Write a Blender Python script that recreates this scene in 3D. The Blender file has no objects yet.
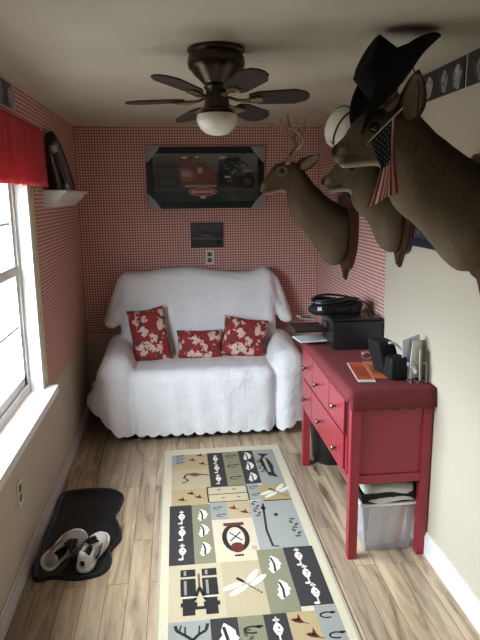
import bpy, bmesh, math, random
import numpy as np
from mathutils import Vector, Matrix
random.seed(7)
C = bpy.context.scene.collection
PI = math.pi
SC = bpy.context.scene

# ------------------------------------------------------------------ camera
F_PX, YAW, PITCH, ROLL = 596.5, 0.1054, 0.2048, -0.0115
fw = Vector((math.sin(YAW)*math.cos(PITCH), math.cos(YAW)*math.cos(PITCH), -math.sin(PITCH)))
rt = Vector((math.cos(YAW), -math.sin(YAW), 0)); up = rt.cross(fw)
r2 = rt*math.cos(ROLL) + up*math.sin(ROLL); u2 = -rt*math.sin(ROLL) + up*math.cos(ROLL)
cd = bpy.data.cameras.new('camera'); cam = bpy.data.objects.new('camera', cd); C.objects.link(cam)
cam.matrix_world = Matrix(((r2.x, u2.x, -fw.x, .7587), (r2.y, u2.y, -fw.y, 0), (r2.z, u2.z, -fw.z, 1.7497), (0, 0, 0, 1)))
cd.sensor_fit = 'VERTICAL'; cd.sensor_height = 36; cd.lens = F_PX*36/640; cd.clip_start = .05
SC.camera = cam

# ------------------------------------------------------------------ light
W, D, H = 1.945, 4.94, 2.3          # room width, depth (far wall), ceiling height
NEAR = -3.2
SC.view_settings.view_transform = 'Standard'
SC.view_settings.look = 'None'
SC.view_settings.gamma = 1
SC.view_settings.use_curve_mapping = False
SC.view_settings.exposure = -0.26
SC.cycles.max_bounces = 10
SC.cycles.diffuse_bounces = 6
SC.cycles.sample_clamp_indirect = 4
wd = bpy.data.worlds.new('overcast_sky'); SC.world = wd; wd.use_nodes = True
wn = wd.node_tree.nodes; wl = wd.node_tree.links
bg = wn['Background']; bg.inputs[1].default_value = 49.0
tc = wn.new('ShaderNodeTexCoord'); sp = wn.new('ShaderNodeSeparateXYZ'); rp = wn.new('ShaderNodeValToRGB')
wl.new(tc.outputs['Generated'], sp.inputs[0]); wl.new(sp.outputs[2], rp.inputs[0]); wl.new(rp.outputs[0], bg.inputs[0])
rp.color_ramp.elements[0].position = .0; rp.color_ramp.elements[0].color = (.075, .075, .07, 1)
rp.color_ramp.elements[1].position = 1; rp.color_ramp.elements[1].color = (.90, .97, 1, 1)
for p_, c_ in ((.06, (.37, .43, .48, 1)), (.55, (.80, .91, 1, 1))): rp.color_ramp.elements.new(p_).color = c_

def portal(name, loc, sx, sy, rot):
    l = bpy.data.lights.new(name, 'AREA'); l.shape = 'RECTANGLE'; l.size = sx; l.size_y = sy
    l.cycles.is_portal = True
    o = bpy.data.objects.new(name, l); C.objects.link(o); o.location = loc; o.rotation_euler = rot
    return o

# ------------------------------------------------------------------ materials
def nodes(m):
    m.use_nodes = True
    return m.node_tree.nodes, m.node_tree.links, m.node_tree.nodes['Principled BSDF']

def mat(name, col, rough=.6, metal=0, var=0, vscale=8, bump=0, bscale=60, spec=.4, col2=None, stretch=None):
    m = bpy.data.materials.new(name); n, l, b = nodes(m)
    b.inputs['Base Color'].default_value = (*col, 1); b.inputs['Roughness'].default_value = rough
    b.inputs['Metallic'].default_value = metal; b.inputs['Specular IOR Level'].default_value = spec
    t = n.new('ShaderNodeTexCoord'); mp = n.new('ShaderNodeMapping'); l.new(t.outputs['Object'], mp.inputs[0])
    if stretch: mp.inputs['Scale'].default_value = stretch
    if var or col2:
        z = n.new('ShaderNodeTexNoise'); z.inputs['Scale'].default_value = vscale; z.inputs['Detail'].default_value = 5
        l.new(mp.outputs[0], z.inputs[0])
        mx = n.new('ShaderNodeMix'); mx.data_type = 'RGBA'
        c2 = col2 or tuple(c*(1-var) for c in col)
        mx.inputs[6].default_value = (*col, 1); mx.inputs[7].default_value = (*c2, 1)
        mr = n.new('ShaderNodeMapRange'); mr.inputs[1].default_value = .35; mr.inputs[2].default_value = .65
        l.new(z.outputs[0], mr.inputs[0]); l.new(mr.outputs[0], mx.inputs[0]); l.new(mx.outputs[2], b.inputs['Base Color'])
    if bump:
        z2 = n.new('ShaderNodeTexNoise'); z2.inputs['Scale'].default_value = bscale; z2.inputs['Detail'].default_value = 4
        l.new(mp.outputs[0], z2.inputs[0])
        bp = n.new('ShaderNodeBump'); bp.inputs['Strength'].default_value = bump; bp.inputs['Distance'].default_value = .01
        l.new(z2.outputs[0], bp.inputs['Height']); l.new(bp.outputs[0], b.inputs['Normal'])
    return m

def vmat(name, rough=.8, bump=0, bscale=200, stretch=None, spec=.3, fibre=0):
    """colour from the mesh's own colour attribute (printed or dyed pattern)"""
    m = bpy.data.materials.new(name); n, l, b = nodes(m)
    a = n.new('ShaderNodeVertexColor'); a.layer_name = 'dye'
    b.inputs['Roughness'].default_value = rough; b.inputs['Specular IOR Level'].default_value = spec
    t = n.new('ShaderNodeTexCoord'); mp = n.new('ShaderNodeMapping'); l.new(t.outputs['Object'], mp.inputs[0])
    if stretch: mp.inputs['Scale'].default_value = stretch
    z = n.new('ShaderNodeTexNoise'); z.inputs['Scale'].default_value = bscale; z.inputs['Detail'].default_value = 4
    l.new(mp.outputs[0], z.inputs[0])
    if fibre:
        mx = n.new('ShaderNodeMix'); mx.data_type = 'RGBA'; mx.blend_type = 'MULTIPLY'; mx.inputs[0].default_value = 1
        mr = n.new('ShaderNodeMapRange'); mr.inputs[1].default_value = .3; mr.inputs[2].default_value = .7
        mr.inputs[3].default_value = 1-fibre; mr.inputs[4].default_value = 1+fibre*.4
        l.new(z.outputs[0], mr.inputs[0]); l.new(a.outputs[0], mx.inputs[6]); l.new(mr.outputs[0], mx.inputs[7])
        l.new(mx.outputs[2], b.inputs['Base Color'])
    else: l.new(a.outputs[0], b.inputs['Base Color'])
    if bump:
        bp = n.new('ShaderNodeBump'); bp.inputs['Strength'].default_value = bump; bp.inputs['Distance'].default_value = .005
        l.new(z.outputs[0], bp.inputs['Height']); l.new(bp.outputs[0], b.inputs['Normal'])
    return m

def mth(n, l, op, a, b=None):
    k = n.new('ShaderNodeMath'); k.operation = op
    for i, v in enumerate((a, b)):
        if v is None: continue
        if isinstance(v, (int, float)): k.inputs[i].default_value = v
        else: l.new(v, k.inputs[i])
    return k.outputs[0]

def mixc(n, l, fac, a, b, blend='MIX'):
    k = n.new('ShaderNodeMix'); k.data_type = 'RGBA'; k.blend_type = blend
    for i, v in ((0, fac), (6, a), (7, b)):
        if isinstance(v, tuple): k.inputs[i].default_value = (*v, 1)
        elif isinstance(v, (int, float)): k.inputs[i].default_value = v
        else: l.new(v, k.inputs[i])
    return k.outputs[2]

PAINT = (.54, .485, .385)
def wall_mat(name, axis, paper_to=None, paint=PAINT):
    """red gingham paper above z=.64, plain paint below; paper_to: paper only beyond that y"""
    m = bpy.data.materials.new(name); n, l, b = nodes(m)
    g = n.new('ShaderNodeNewGeometry'); s = n.new('ShaderNodeSeparateXYZ'); l.new(g.outputs['Position'], s.inputs[0])
    P = .0215
    def band(o):
        f = mth(n, l, 'FRACT', mth(n, l, 'DIVIDE', o, P)); return mth(n, l, 'LESS_THAN', f, .46)
    h = band(s.outputs[axis]); v = band(s.outputs[2])
    both = mth(n, l, 'MULTIPLY', h, v); one = mth(n, l, 'MAXIMUM', h, v)
    c = mixc(n, l, one, (.80, .62, .55), (.55, .25, .22)); c = mixc(n, l, both, c, (.20, .065, .062))
    wz = n.new('ShaderNodeTexNoise'); wz.inputs['Scale'].default_value = 3; l.new(g.outputs['Position'], wz.inputs[0])
    pc = mixc(n, l, wz.outputs[0], paint, tuple(x*.93 for x in paint))
    k = mth(n, l, 'GREATER_THAN', s.outputs[2], .64)
    if paper_to: k = mth(n, l, 'GREATER_THAN', s.outputs[1], paper_to)
    l.new(mixc(n, l, k, pc, c), b.inputs['Base Color']); b.inputs['Roughness'].default_value = .75
    b.inputs['Specular IOR Level'].default_value = .25
    return m

def floor_mat():
    m = bpy.data.materials.new('laminate_planks'); n, l, b = nodes(m)
    g = n.new('ShaderNodeNewGeometry'); s = n.new('ShaderNodeSeparateXYZ'); l.new(g.outputs['Position'], s.inputs[0])
    cb = n.new('ShaderNodeCombineXYZ'); l.new(s.outputs[1], cb.inputs[0]); l.new(s.outputs[0], cb.inputs[1])
    br = n.new('ShaderNodeTexBrick'); l.new(cb.outputs[0], br.inputs[0])
    br.offset = .37; br.inputs['Scale'].default_value = 1; br.inputs['Brick Width'].default_value = .95; br.inputs['Row Height'].default_value = .098
    br.inputs['Mortar Size'].default_value = .0015; br.inputs['Mortar Smooth'].default_value = .3
    br.inputs['Color1'].default_value = (0, 0, 0, 1); br.inputs['Color2'].default_value = (1, 1, 1, 1); br.inputs['Mortar'].default_value = (.5, .5, .5, 1)
    # offset the grain plank by plank
    off = n.new('ShaderNodeVectorMath'); off.operation = 'SCALE'; l.new(br.outputs[0], off.inputs[0]); off.inputs['Scale'].default_value = 7
    ad = n.new('ShaderNodeVectorMath'); l.new(g.outputs['Position'], ad.inputs[0]); l.new(off.outputs[0], ad.inputs[1])
    mp = n.new('ShaderNodeMapping'); mp.inputs['Scale'].default_value = (13, 1.3, 1); l.new(ad.outputs[0], mp.inputs[0])
    z = n.new('ShaderNodeTexNoise'); z.inputs['Scale'].default_value = 1.3; z.inputs['Detail'].default_value = 7; z.inputs['Roughness'].default_value = .62
    z.inputs['Distortion'].default_value = .9
    l.new(mp.outputs[0], z.inputs[0])
    r = n.new('ShaderNodeValToRGB'); l.new(z.outputs[0], r.inputs[0]); e = r.color_ramp.elements
    e[0].position = .27; e[0].color = (.10, .07, .048, 1); e[1].position = .62; e[1].color = (.62, .50, .36, 1)
    for p_, c_ in ((.36, (.25, .19, .135, 1)), (.44, (.42, .325, .235, 1)), (.54, (.52, .41, .295, 1))):
        x = e.new(p_); x.color = c_
    tone = mixc(n, l, br.outputs[0], (.66, .65, .64), (1.10, 1.05, .96))
    c = mixc(n, l, 1.0, r.outputs[0], tone, 'MULTIPLY')
    c = mixc(n, l, br.outputs['Fac'], c, (.07, .05, .035))
    l.new(c, b.inputs['Base Color']); b.inputs['Roughness'].default_value = .36; b.inputs['Specular IOR Level'].default_value = .45
    bp = n.new('ShaderNodeBump'); bp.inputs['Strength'].default_value = .15; bp.inputs['Distance'].default_value = .002
    l.new(z.outputs[0], bp.inputs['Height']); l.new(bp.outputs[0], b.inputs['Normal'])
    return m

def floral_mat():
    m = bpy.data.materials.new('red_floral_cloth'); n, l, b = nodes(m)
    t = n.new('ShaderNodeTexCoord')
    w = n.new('ShaderNodeTexNoise'); w.inputs['Scale'].default_value = 22; l.new(t.outputs['Object'], w.inputs[0])
    v = n.new('ShaderNodeTexVoronoi'); v.inputs['Scale'].default_value = 15
    ad = n.new('ShaderNodeMix'); ad.data_type = 'VECTOR'; ad.inputs[0].default_value = .09
    l.new(t.outputs['Object'], ad.inputs[4]); l.new(w.outputs['Color'], ad.inputs[5]); l.new(ad.outputs[1], v.inputs[0])
    z = n.new('ShaderNodeTexNoise'); z.inputs['Scale'].default_value = 55; z.inputs['Detail'].default_value = 3; l.new(t.outputs['Object'], z.inputs[0])
    z2 = n.new('ShaderNodeTexNoise'); z2.inputs['Scale'].default_value = 30; l.new(t.outputs['Object'], z2.inputs[0])
    fl = mth(n, l, 'LESS_THAN', mth(n, l, 'ADD', v.outputs['Distance'], mth(n, l, 'MULTIPLY', z.outputs[0], .75)), .80)
    lf = mth(n, l, 'GREATER_THAN', z2.outputs[0], .57)
    c = mixc(n, l, lf, (.26, .016, .02), (.08, .04, .03))
    pet = mixc(n, l, z.outputs[0], (.40, .10, .08), (.92, .80, .66))
    c = mixc(n, l, fl, c, pet)
    l.new(c, b.inputs['Base Color']); b.inputs['Roughness'].default_value = .85
    return m

def glass_mat(name, tint=(1, 1, 1), fac=.08, diff=None):
    m = bpy.data.materials.new(name); m.use_nodes = True; n = m.node_tree.nodes; l = m.node_tree.links; n.clear()
    o = n.new('ShaderNodeOutputMaterial'); tr = n.new('ShaderNodeBsdfTransparent'); tr.inputs[0].default_value = (*tint, 1)
    mx = n.new('ShaderNodeMixShader'); mx.inputs[0].default_value = fac
    if diff:
        g = n.new('ShaderNodeBsdfPrincipled'); g.inputs['Base Color'].default_value = (*diff, 1); g.inputs['Roughness'].default_value = .25
    else:
        g = n.new('ShaderNodeBsdfGlossy'); g.inputs['Roughness'].default_value = .02
    l.new(tr.outputs[0], mx.inputs[1]); l.new(g.outputs[0], mx.inputs[2]); l.new(mx.outputs[0], o.inputs[0])
    return m

def quilt_mat():
    m = bpy.data.materials.new('white_matelasse'); n, l, b = nodes(m)
    b.inputs['Base Color'].default_value = (.80, .80, .81, 1); b.inputs['Roughness'].default_value = .85
    t = n.new('ShaderNodeTexCoord')
    v = n.new('ShaderNodeTexVoronoi'); v.feature = 'DISTANCE_TO_EDGE'; v.inputs['Scale'].default_value = 17
    w = n.new('ShaderNodeTexNoise'); w.inputs['Scale'].default_value = 9; w.inputs['Detail'].default_value = 3; l.new(t.outputs['Object'], w.inputs[0])
    ad = n.new('ShaderNodeMix'); ad.data_type = 'VECTOR'; ad.inputs[0].default_value = .14
    l.new(t.outputs['Object'], ad.inputs[4]); l.new(w.outputs['Color'], ad.inputs[5]); l.new(ad.outputs[1], v.inputs[0])
    mr = n.new('ShaderNodeMapRange'); mr.inputs[1].default_value = 0; mr.inputs[2].default_value = .12; l.new(v.outputs[0], mr.inputs[0])
    bp = n.new('ShaderNodeBump'); bp.inputs['Strength'].default_value = .35; bp.inputs['Distance'].default_value = .005
    l.new(mr.outputs[0], bp.inputs['Height'])
    z = n.new('ShaderNodeTexNoise'); z.inputs['Scale'].default_value = 14; z.inputs['Detail'].default_value = 2; l.new(t.outputs['Object'], z.inputs[0])
    b2 = n.new('ShaderNodeBump'); b2.inputs['Strength'].default_value = .35; b2.inputs['Distance'].default_value = .012
    l.new(z.outputs[0], b2.inputs['Height']); l.new(bp.outputs[0], b2.inputs['Normal']); l.new(b2.outputs[0], b.inputs['Normal'])
    return m

M = dict(
    ceil=mat('ceiling_paint', (.57, .535, .44), .8, var=.08, vscale=2, bump=.08, bscale=90),
    white=mat('white_gloss_paint', (.80, .80, .78), .35),
    base=mat('baseboard_paint', (.62, .60, .58), .4),
    tan=mat('tan_casing', (.55, .47, .26), .5),
    blackp=mat('black_plastic', (.012, .012, .013), .35, spec=.5),
    blackm=mat('black_matte', (.010, .010, .011), .7, bump=.3, bscale=120, spec=.25),
    felt=mat('black_felt', (.009, .009, .010), .95, bump=.2, bscale=200, spec=.15),
    rubber=mat('black_rubber', (.006, .008, .011), .5, spec=.5, bump=.25, bscale=60),
    red=mat('red_lacquer', (.32, .022, .038), .32, var=.12, vscale=3, spec=.5),
    redgap=mat('red_groove', (.07, .008, .012), .6),
    runner=mat('red_woven_cloth', (.23, .036, .042), .95, var=.35, vscale=150, bump=.6, bscale=260),
    valance=mat('red_cotton', (.52, .06, .075), .85, var=.15, vscale=20, bump=.2, bscale=200, stretch=(1, 1, .1)),
    brass=mat('antique_brass', (.22, .17, .09), .38, metal=.9),
    bronze=mat('dark_bronze', (.055, .042, .028), .30, metal=.75),
    chrome=mat('chrome', (.6, .6, .6), .2, metal=1),
    blade=mat('dark_walnut_blade', (.040, .024, .017), .6, var=.4, vscale=6, stretch=(1, 14, 1), spec=.2),
    opal=mat('opal_glass', (.82, .79, .72), .22, spec=.5),
    woodplq=mat('walnut_plaque', (.075, .035, .018), .35, var=.4, vscale=8, stretch=(6, 6, 1)),
    antler=mat('antler_bone', (.46, .34, .20), .55, col2=(.17, .10, .05), vscale=14, bump=.4, bscale=60),
    eye=mat('glass_eye', (.008, .005, .003), .05, spec=.8),
    hide=vmat('deer_hide', .85, bump=.6, bscale=110, stretch=(1, 1, .25), fibre=.22),
    printed=vmat('printed_paper', .45, fibre=.05),
    cloth=vmat('dyed_cloth', .9, bump=.3, bscale=300, fibre=.08),
    rug=vmat('woven_rug', .95, bump=.8, bscale=230, fibre=.22),
    quilt=quilt_mat(), floral=floral_mat(),
    sofa=mat('dark_upholstery', (.03, .022, .02), .9),
    paper=mat('white_paper', (.78, .78, .76), .6),
    card=mat('grey_card', (.36, .35, .35), .8, var=.1, vscale=30),
    fblk=mat('black_frame', (.012, .014, .016), .4),
    dusky=mat('dark_grey_board', (.05, .045, .042), .6, var=.3, vscale=12),
    towel=mat('pale_towel', (.62, .64, .56), .95, bump=.6, bscale=150),
    glass=glass_mat('window_glass', fac=.06),
    clear=glass_mat('clear_plastic', (.98, .98, .99), .22, (.92, .92, .95)),
    wirem=mat('grey_wire', (.35, .35, .36), .4, metal=.6),
    ivory=mat('ivory_plastic', (.72, .69, .58), .4),
    whitefelt=mat('white_cap_cloth', (.66, .64, .57), .8, bump=.15, bscale=150),
    sneaker=mat('white_mesh_fabric', (.74, .74, .72), .8, bump=.3, bscale=200),
    greymesh=mat('grey_mesh_fabric', (.42, .40, .38), .85, bump=.3, bscale=200),
    sole=mat('white_foam_sole', (.80, .80, .78), .5),
    cream=mat('cream_card', (.58, .54, .46), .7),
)

vn = M['valance'].node_tree; vb = vn.nodes['Principled BSDF']
tl = vn.nodes.new('ShaderNodeBsdfTranslucent'); tl.inputs[0].default_value = (.80, .13, .15, 1)
ms = vn.nodes.new('ShaderNodeMixShader'); ms.inputs[0].default_value = .35
vn.links.new(vb.outputs[0], ms.inputs[1]); vn.links.new(tl.outputs[0], ms.inputs[2]); vn.links.new(ms.outputs[0], vn.nodes['Material Output'].inputs[0])

# ------------------------------------------------------------------ mesh tools
def link(name, me, m=None, parent=None, smooth=False):
    o = bpy.data.objects.new(name, me); C.objects.link(o)
    if m and not me.materials: me.materials.append(m)
    if smooth: me.polygons.foreach_set('use_smooth', [True]*len(me.polygons))
    if parent: o.parent = parent
    return o

def tag(o, label=None, cat=None, group=None, kind=None):
    for k, v in (('label', label), ('category', cat), ('group', group), ('kind', kind)):
        if v: o[k] = v
    return o

def empty(name, loc, label, cat, group=None, rot=(0, 0, 0)):
    o = bpy.data.objects.new(name, None); o.location = loc; o.rotation_euler = rot; o.empty_display_size = .1
    C.objects.link(o); return tag(o, label, cat, group)

class MB:
    """collects solids into one mesh"""
    def __init__(s): s.v = []; s.f = []
    def add(s, v, f):
        k = len(s.v); s.v += [tuple(p) for p in v]; s.f += [tuple(i+k for i in q) for q in f]; return s
    def box(s, a, b, mtx=None, bev=0):
        bm = bmesh.new(); bmesh.ops.create_cube(bm, size=1)
        for q in bm.verts: q.co = Vector([(a[i]+b[i])/2 + q.co[i]*(b[i]-a[i]) for i in range(3)])
        if bev: bmesh.ops.bevel(bm, geom=bm.edges[:], offset=bev, segments=2, affect='EDGES', profile=.6)
        bm.verts.index_update()
        s.add([(mtx @ q.co) if mtx else q.co.copy() for q in bm.verts], [[q.index for q in p.verts] for p in bm.faces]); bm.free(); return s
    def lathe(s, prof, c=(0, 0, 0), seg=40, axis='z', mtx=None):
        v = []; f = []; n = len(prof)
        for i in range(seg):
            a = 2*PI*i/seg
            for r, h in prof:
                p = {'z': (r*math.cos(a), r*math.sin(a), h), 'x': (h, r*math.cos(a), r*math.sin(a)), 'y': (r*math.sin(a), h, r*math.cos(a))}[axis]
                p = Vector(p)+Vector(c); v.append(mtx @ p if mtx else p)
        for i in range(seg):
            j = (i+1) % seg
            for k in range(n-1): f.append((i*n+k, j*n+k, j*n+k+1, i*n+k+1))
        f.append([i*n for i in range(seg)][::-1]); f.append([i*n+n-1 for i in range(seg)])
        return s.add(v, f)
    def tube(s, pts, r, seg=8, closed=False):
        pts = [Vector(p) for p in pts]; n = len(pts)
        rs = r if isinstance(r, (list, tuple)) else [r]*n
        v = []; f = []; prev = None
        for i, p in enumerate(pts):
            if closed: t = (pts[(i+1) % n]-pts[i-1]).normalized()
            else: t = (pts[min(i+1, n-1)]-pts[max(i-1, 0)]).normalized()
            if prev is None:
                a = t.orthogonal().normalized()
            else:
                a = (prev - t*prev.dot(t)).normalized()
            prev = a; b = t.cross(a)
            for k in range(seg):
                w = 2*PI*k/seg; v.append(p + (a*math.cos(w)+b*math.sin(w))*rs[i])
        for i in range(n if closed else n-1):
            j = (i+1) % n
            for k in range(seg):
                k2 = (k+1) % seg; f.append((i*seg+k, i*seg+k2, j*seg+k2, j*seg+k))
        if not closed: f.append(list(range(seg))[::-1]); f.append([(n-1)*seg+k for k in range(seg)])
        return s.add(v, f)
    def prism(s, poly, lo, hi, fn):
        """poly: 2D outline, extruded from lo to hi, fn(u,v,h)->xyz"""
        n = len(poly); v = [fn(u, w, lo) for u, w in poly]+[fn(u, w, hi) for u, w in poly]
        f = [list(range(n))[::-1], list(range(n, 2*n))]+[(i, (i+1) % n, (i+1) % n+n, i+n) for i in range(n)]
        return s.add(v, f)
    def build(s, name, m, parent=None, smooth=False, fix=True):
        me = bpy.data.meshes.new(name); me.from_pydata([tuple(p) for p in s.v], [], s.f); me.update()
        if fix:
            bm = bmesh.new(); bm.from_mesh(me); bmesh.ops.recalc_face_normals(bm, faces=bm.faces); bm.to_mesh(me); bm.free()
        o = link(name, me, m, parent, False)
        if smooth:
            me.polygons.foreach_set('use_smooth', [True]*len(me.polygons))
            try: me.set_sharp_from_angle(angle=math.radians(40))
            except Exception: pass
        return o

def spline(pts, n=8, closed=False):
    P = [np.array(p, float) for p in pts]; out = []; m = len(P)
    for i in range(m if closed else m-1):
        g = (lambda k: P[k % m]) if closed else (lambda k: P[min(max(k, 0), m-1)])
        a, b, c, d = g(i-1), g(i), g(i+1), g(i+2)
        for k in range(n):
            t = k/n
            out.append(tuple(.5*((2*b)+(-a+c)*t+(2*a-5*b+4*c-d)*t*t+(-a+3*b-3*c+d)*t**3)))
    if not closed: out.append(tuple(P[-1]))
    return out

# ---- signed distance modelling -> one continuous mesh (surface nets)
def smin(a, b, k):
    h = np.clip(.5+.5*(b-a)/k, 0, 1); return b*(1-h)+a*h-k*h*(1-h)
def smax(a, b, k): return -smin(-a, -b, k)
def cone(P, a, b, ra, rb, sc=(1, 1, 1)):
    s = np.array(sc); p = P/s; a = np.array(a, float)/s; b = np.array(b, float)/s
    d = b-a; t = np.clip(((p-a)@d)/(d@d), 0, 1)
    return np.linalg.norm(p-a-t[..., None]*d, axis=-1)-(ra+(rb-ra)*t)
def ell(P, c, r):
    r = np.array(r, float); q = (P-np.array(c))/r; k = np.linalg.norm(q, axis=-1); k2 = np.linalg.norm(q/r, axis=-1)
    return k*(k-1)/np.maximum(k2, 1e-6)
def rbox(P, c, h, r):
    q = np.abs(P-np.array(c))-np.array(h)+r
    return np.linalg.norm(np.maximum(q, 0), axis=-1)+np.minimum(q.max(-1), 0)-r

def nets(fn, lo, hi, st):
    ax = [np.arange(lo[i], hi[i]+st, st) for i in range(3)]
    G = np.stack(np.meshgrid(*ax, indexing='ij'), -1); S = fn(G); ins = S < 0
    n = S.shape
    acc = np.zeros((n[0]-1, n[1]-1, n[2]-1, 3)); cnt = np.zeros(acc.shape[:3])
    for d in range(3):
        sl = lambda o: tuple(slice(o[i], n[i]-1+o[i]) for i in range(3))
        oth = [i for i in range(3) if i != d]
        for x in (0, 1):
            for y in (0, 1):
                o = [0, 0, 0]; o[oth[0]] = x; o[oth[1]] = y; o2 = list(o); o2[d] = 1
                A, B = S[sl(o)], S[sl(o2)]; m = (A < 0) != (B < 0)
                t = np.where(m, A/np.where(m, A-B, 1), 0)
                off = np.zeros(acc.shape); off[..., oth[0]] = x; off[..., oth[1]] = y; off[..., d] = t
                acc += off*m[..., None]; cnt += m
    act = cnt > 0; idx = -np.ones(act.shape, int); idx[act] = np.arange(act.sum())
    V = (np.argwhere(act)+acc[act]/cnt[act][:, None])*st+np.array([a[0] for a in ax])
    Fs = []
    for d in range(3):
        a, b = [(1, 2), (2, 0), (0, 1)][d]
        sl = [slice(None)]*3; sl2 = list(sl); sl[d] = slice(0, n[d]-1); sl2[d] = slice(1, n[d])
        A, B = ins[tuple(sl)], ins[tuple(sl2)]
        E = np.argwhere(A != B); E = E[(E[:, a] > 0) & (E[:, b] > 0) & (E[:, a] < n[a]-1) & (E[:, b] < n[b]-1)]
        fl = A[tuple(E.T)]
        def g(da, db):
            q = E.copy(); q[:, a] -= da; q[:, b] -= db; return idx[tuple(q.T)]
        Q = np.stack([g(1, 1), g(0, 1), g(0, 0), g(1, 0)], 1); Q[~fl] = Q[~fl][:, ::-1]; Fs.append(Q)
    return V, np.concatenate(Fs)

def smooth_v(V, Fc, it=2, lam=.5):
    n = len(V)
    E = np.concatenate([Fc[:, [0, 1]], Fc[:, [1, 2]], Fc[:, [2, 3]], Fc[:, [3, 0]]])
    for _ in range(it):
        acc = np.zeros_like(V); c = np.zeros(n)
        for k in range(3):
            acc[:, k] = np.bincount(E[:, 0], V[E[:, 1], k], n)+np.bincount(E[:, 1], V[E[:, 0], k], n)
        c = np.bincount(E[:, 0], minlength=n)+np.bincount(E[:, 1], minlength=n)
        V = V+lam*(acc/np.maximum(c, 1)[:, None]-V)
    return V

def npmesh(name, V, Fc, m, parent=None, col=None):
    me = bpy.data.meshes.new(name); me.from_pydata(V.tolist(), [], Fc.tolist()); me.update()
    me.materials.append(m)
    if col is not None:
        a = me.color_attributes.new('dye', 'FLOAT_COLOR', 'POINT'); a.data.foreach_set('color', np.c_[col, np.ones(len(V))].ravel())
    return link(name, me, None, parent, True)

def noise3(P, s, seed=0):
    r = np.random.RandomState(seed); out = 0
    for k in range(6):
        w = r.normal(size=3)*s; out = out+np.sin(P@w+r.rand()*6.28)/(1+k*.3)
    return out/3

# ---- flat printed artwork in one mesh: polygons with their own dye
class Art:
    def __init__(s, fn): s.fn = fn; s.v = []; s.f = []; s.c = []
    def poly(s, pts, col, h=0):
        k = len(s.v); s.v += [tuple(s.fn(u, v, h)) for u, v in pts]; s.f.append(list(range(k, k+len(pts)))); s.c.append(col)
    def rect(s, a, b, c, d, col, h=0): s.poly([(a, b), (c, b), (c, d), (a, d)], col, h)
    def ellipse(s, cx, cy, rx, ry, col, h=0, rot=0, n=18):
        s.poly([(cx+rx*math.cos(t)*math.cos(rot)-ry*math.sin(t)*math.sin(rot), cy+rx*math.cos(t)*math.sin(rot)+ry*math.sin(t)*math.cos(rot)) for t in [2*PI*i/n for i in range(n)]], col, h)
    def line(s, pts, w, col, h=0):
        for (x0, y0), (x1, y1) in zip(pts[:-1], pts[1:]):
            dx, dy = x1-x0, y1-y0; L = math.hypot(dx, dy) or 1; nx, ny = -dy/L*w/2, dx/L*w/2
            s.poly([(x0+nx, y0+ny), (x1+nx, y1+ny), (x1-nx, y1-ny), (x0-nx, y0-ny)], col, h)
    def box(s, a, b, c, d, lo, hi, col):
        q = [(a, b), (c, b), (c, d), (a, d)]
        k = len(s.v); s.v += [tuple(s.fn(u, v, lo)) for u, v in q]+[tuple(s.fn(u, v, hi)) for u, v in q]
        for f in ((0, 3, 2, 1), (4, 5, 6, 7), (0, 1, 5, 4), (1, 2, 6, 5), (2, 3, 7, 6), (3, 0, 4, 7)):
            s.f.append([k+i for i in f]); s.c.append(col)
    def build(s, name, m, parent=None, smooth=False):
        me = bpy.data.meshes.new(name); me.from_pydata(s.v, [], s.f); me.update(); me.materials.append(m)
        a = me.color_attributes.new('dye', 'FLOAT_COLOR', 'CORNER'); data = []
        for p, c in zip(me.polygons, s.c): data += [*c, 1]*p.loop_total
        a.data.foreach_set('color', data)
        return link(name, me, None, parent, smooth)

def T(loc, rz=0, rx=0, ry=0):
    return Matrix.Translation(loc) @ Matrix.Rotation(rz, 4, 'Z') @ Matrix.Rotation(ry, 4, 'Y') @ Matrix.Rotation(rx, 4, 'X')

# ================================================================== the room
def struct(o, label=None): o['kind'] = 'structure'; return o
struct(MB().box((-.12, NEAR-.12, -.1), (W+.12, D+.12, 0)).build('floor', floor_mat()))
struct(MB().box((-.12, NEAR-.12, H), (W+.12, D+.12, H+.1)).build('ceiling', M['ceil']))
struct(MB().box((-.12, D, 0), (W+.12, D+.12, H)).build('wall_back', wall_mat('back_wall_finish', 0)))
struct(MB().box((W, NEAR, 0), (W+.12, D, H)).build('wall_right', wall_mat('right_wall_finish', 1, 3.285)))
struct(MB().box((-.12, NEAR-.12, 0), (W+.12, NEAR, H)).build('wall_near', mat('near_wall_low_bounce', (.10, .08, .06), .8)))  # unseen wall behind the camera, coloured dark to cut bounced light
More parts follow.
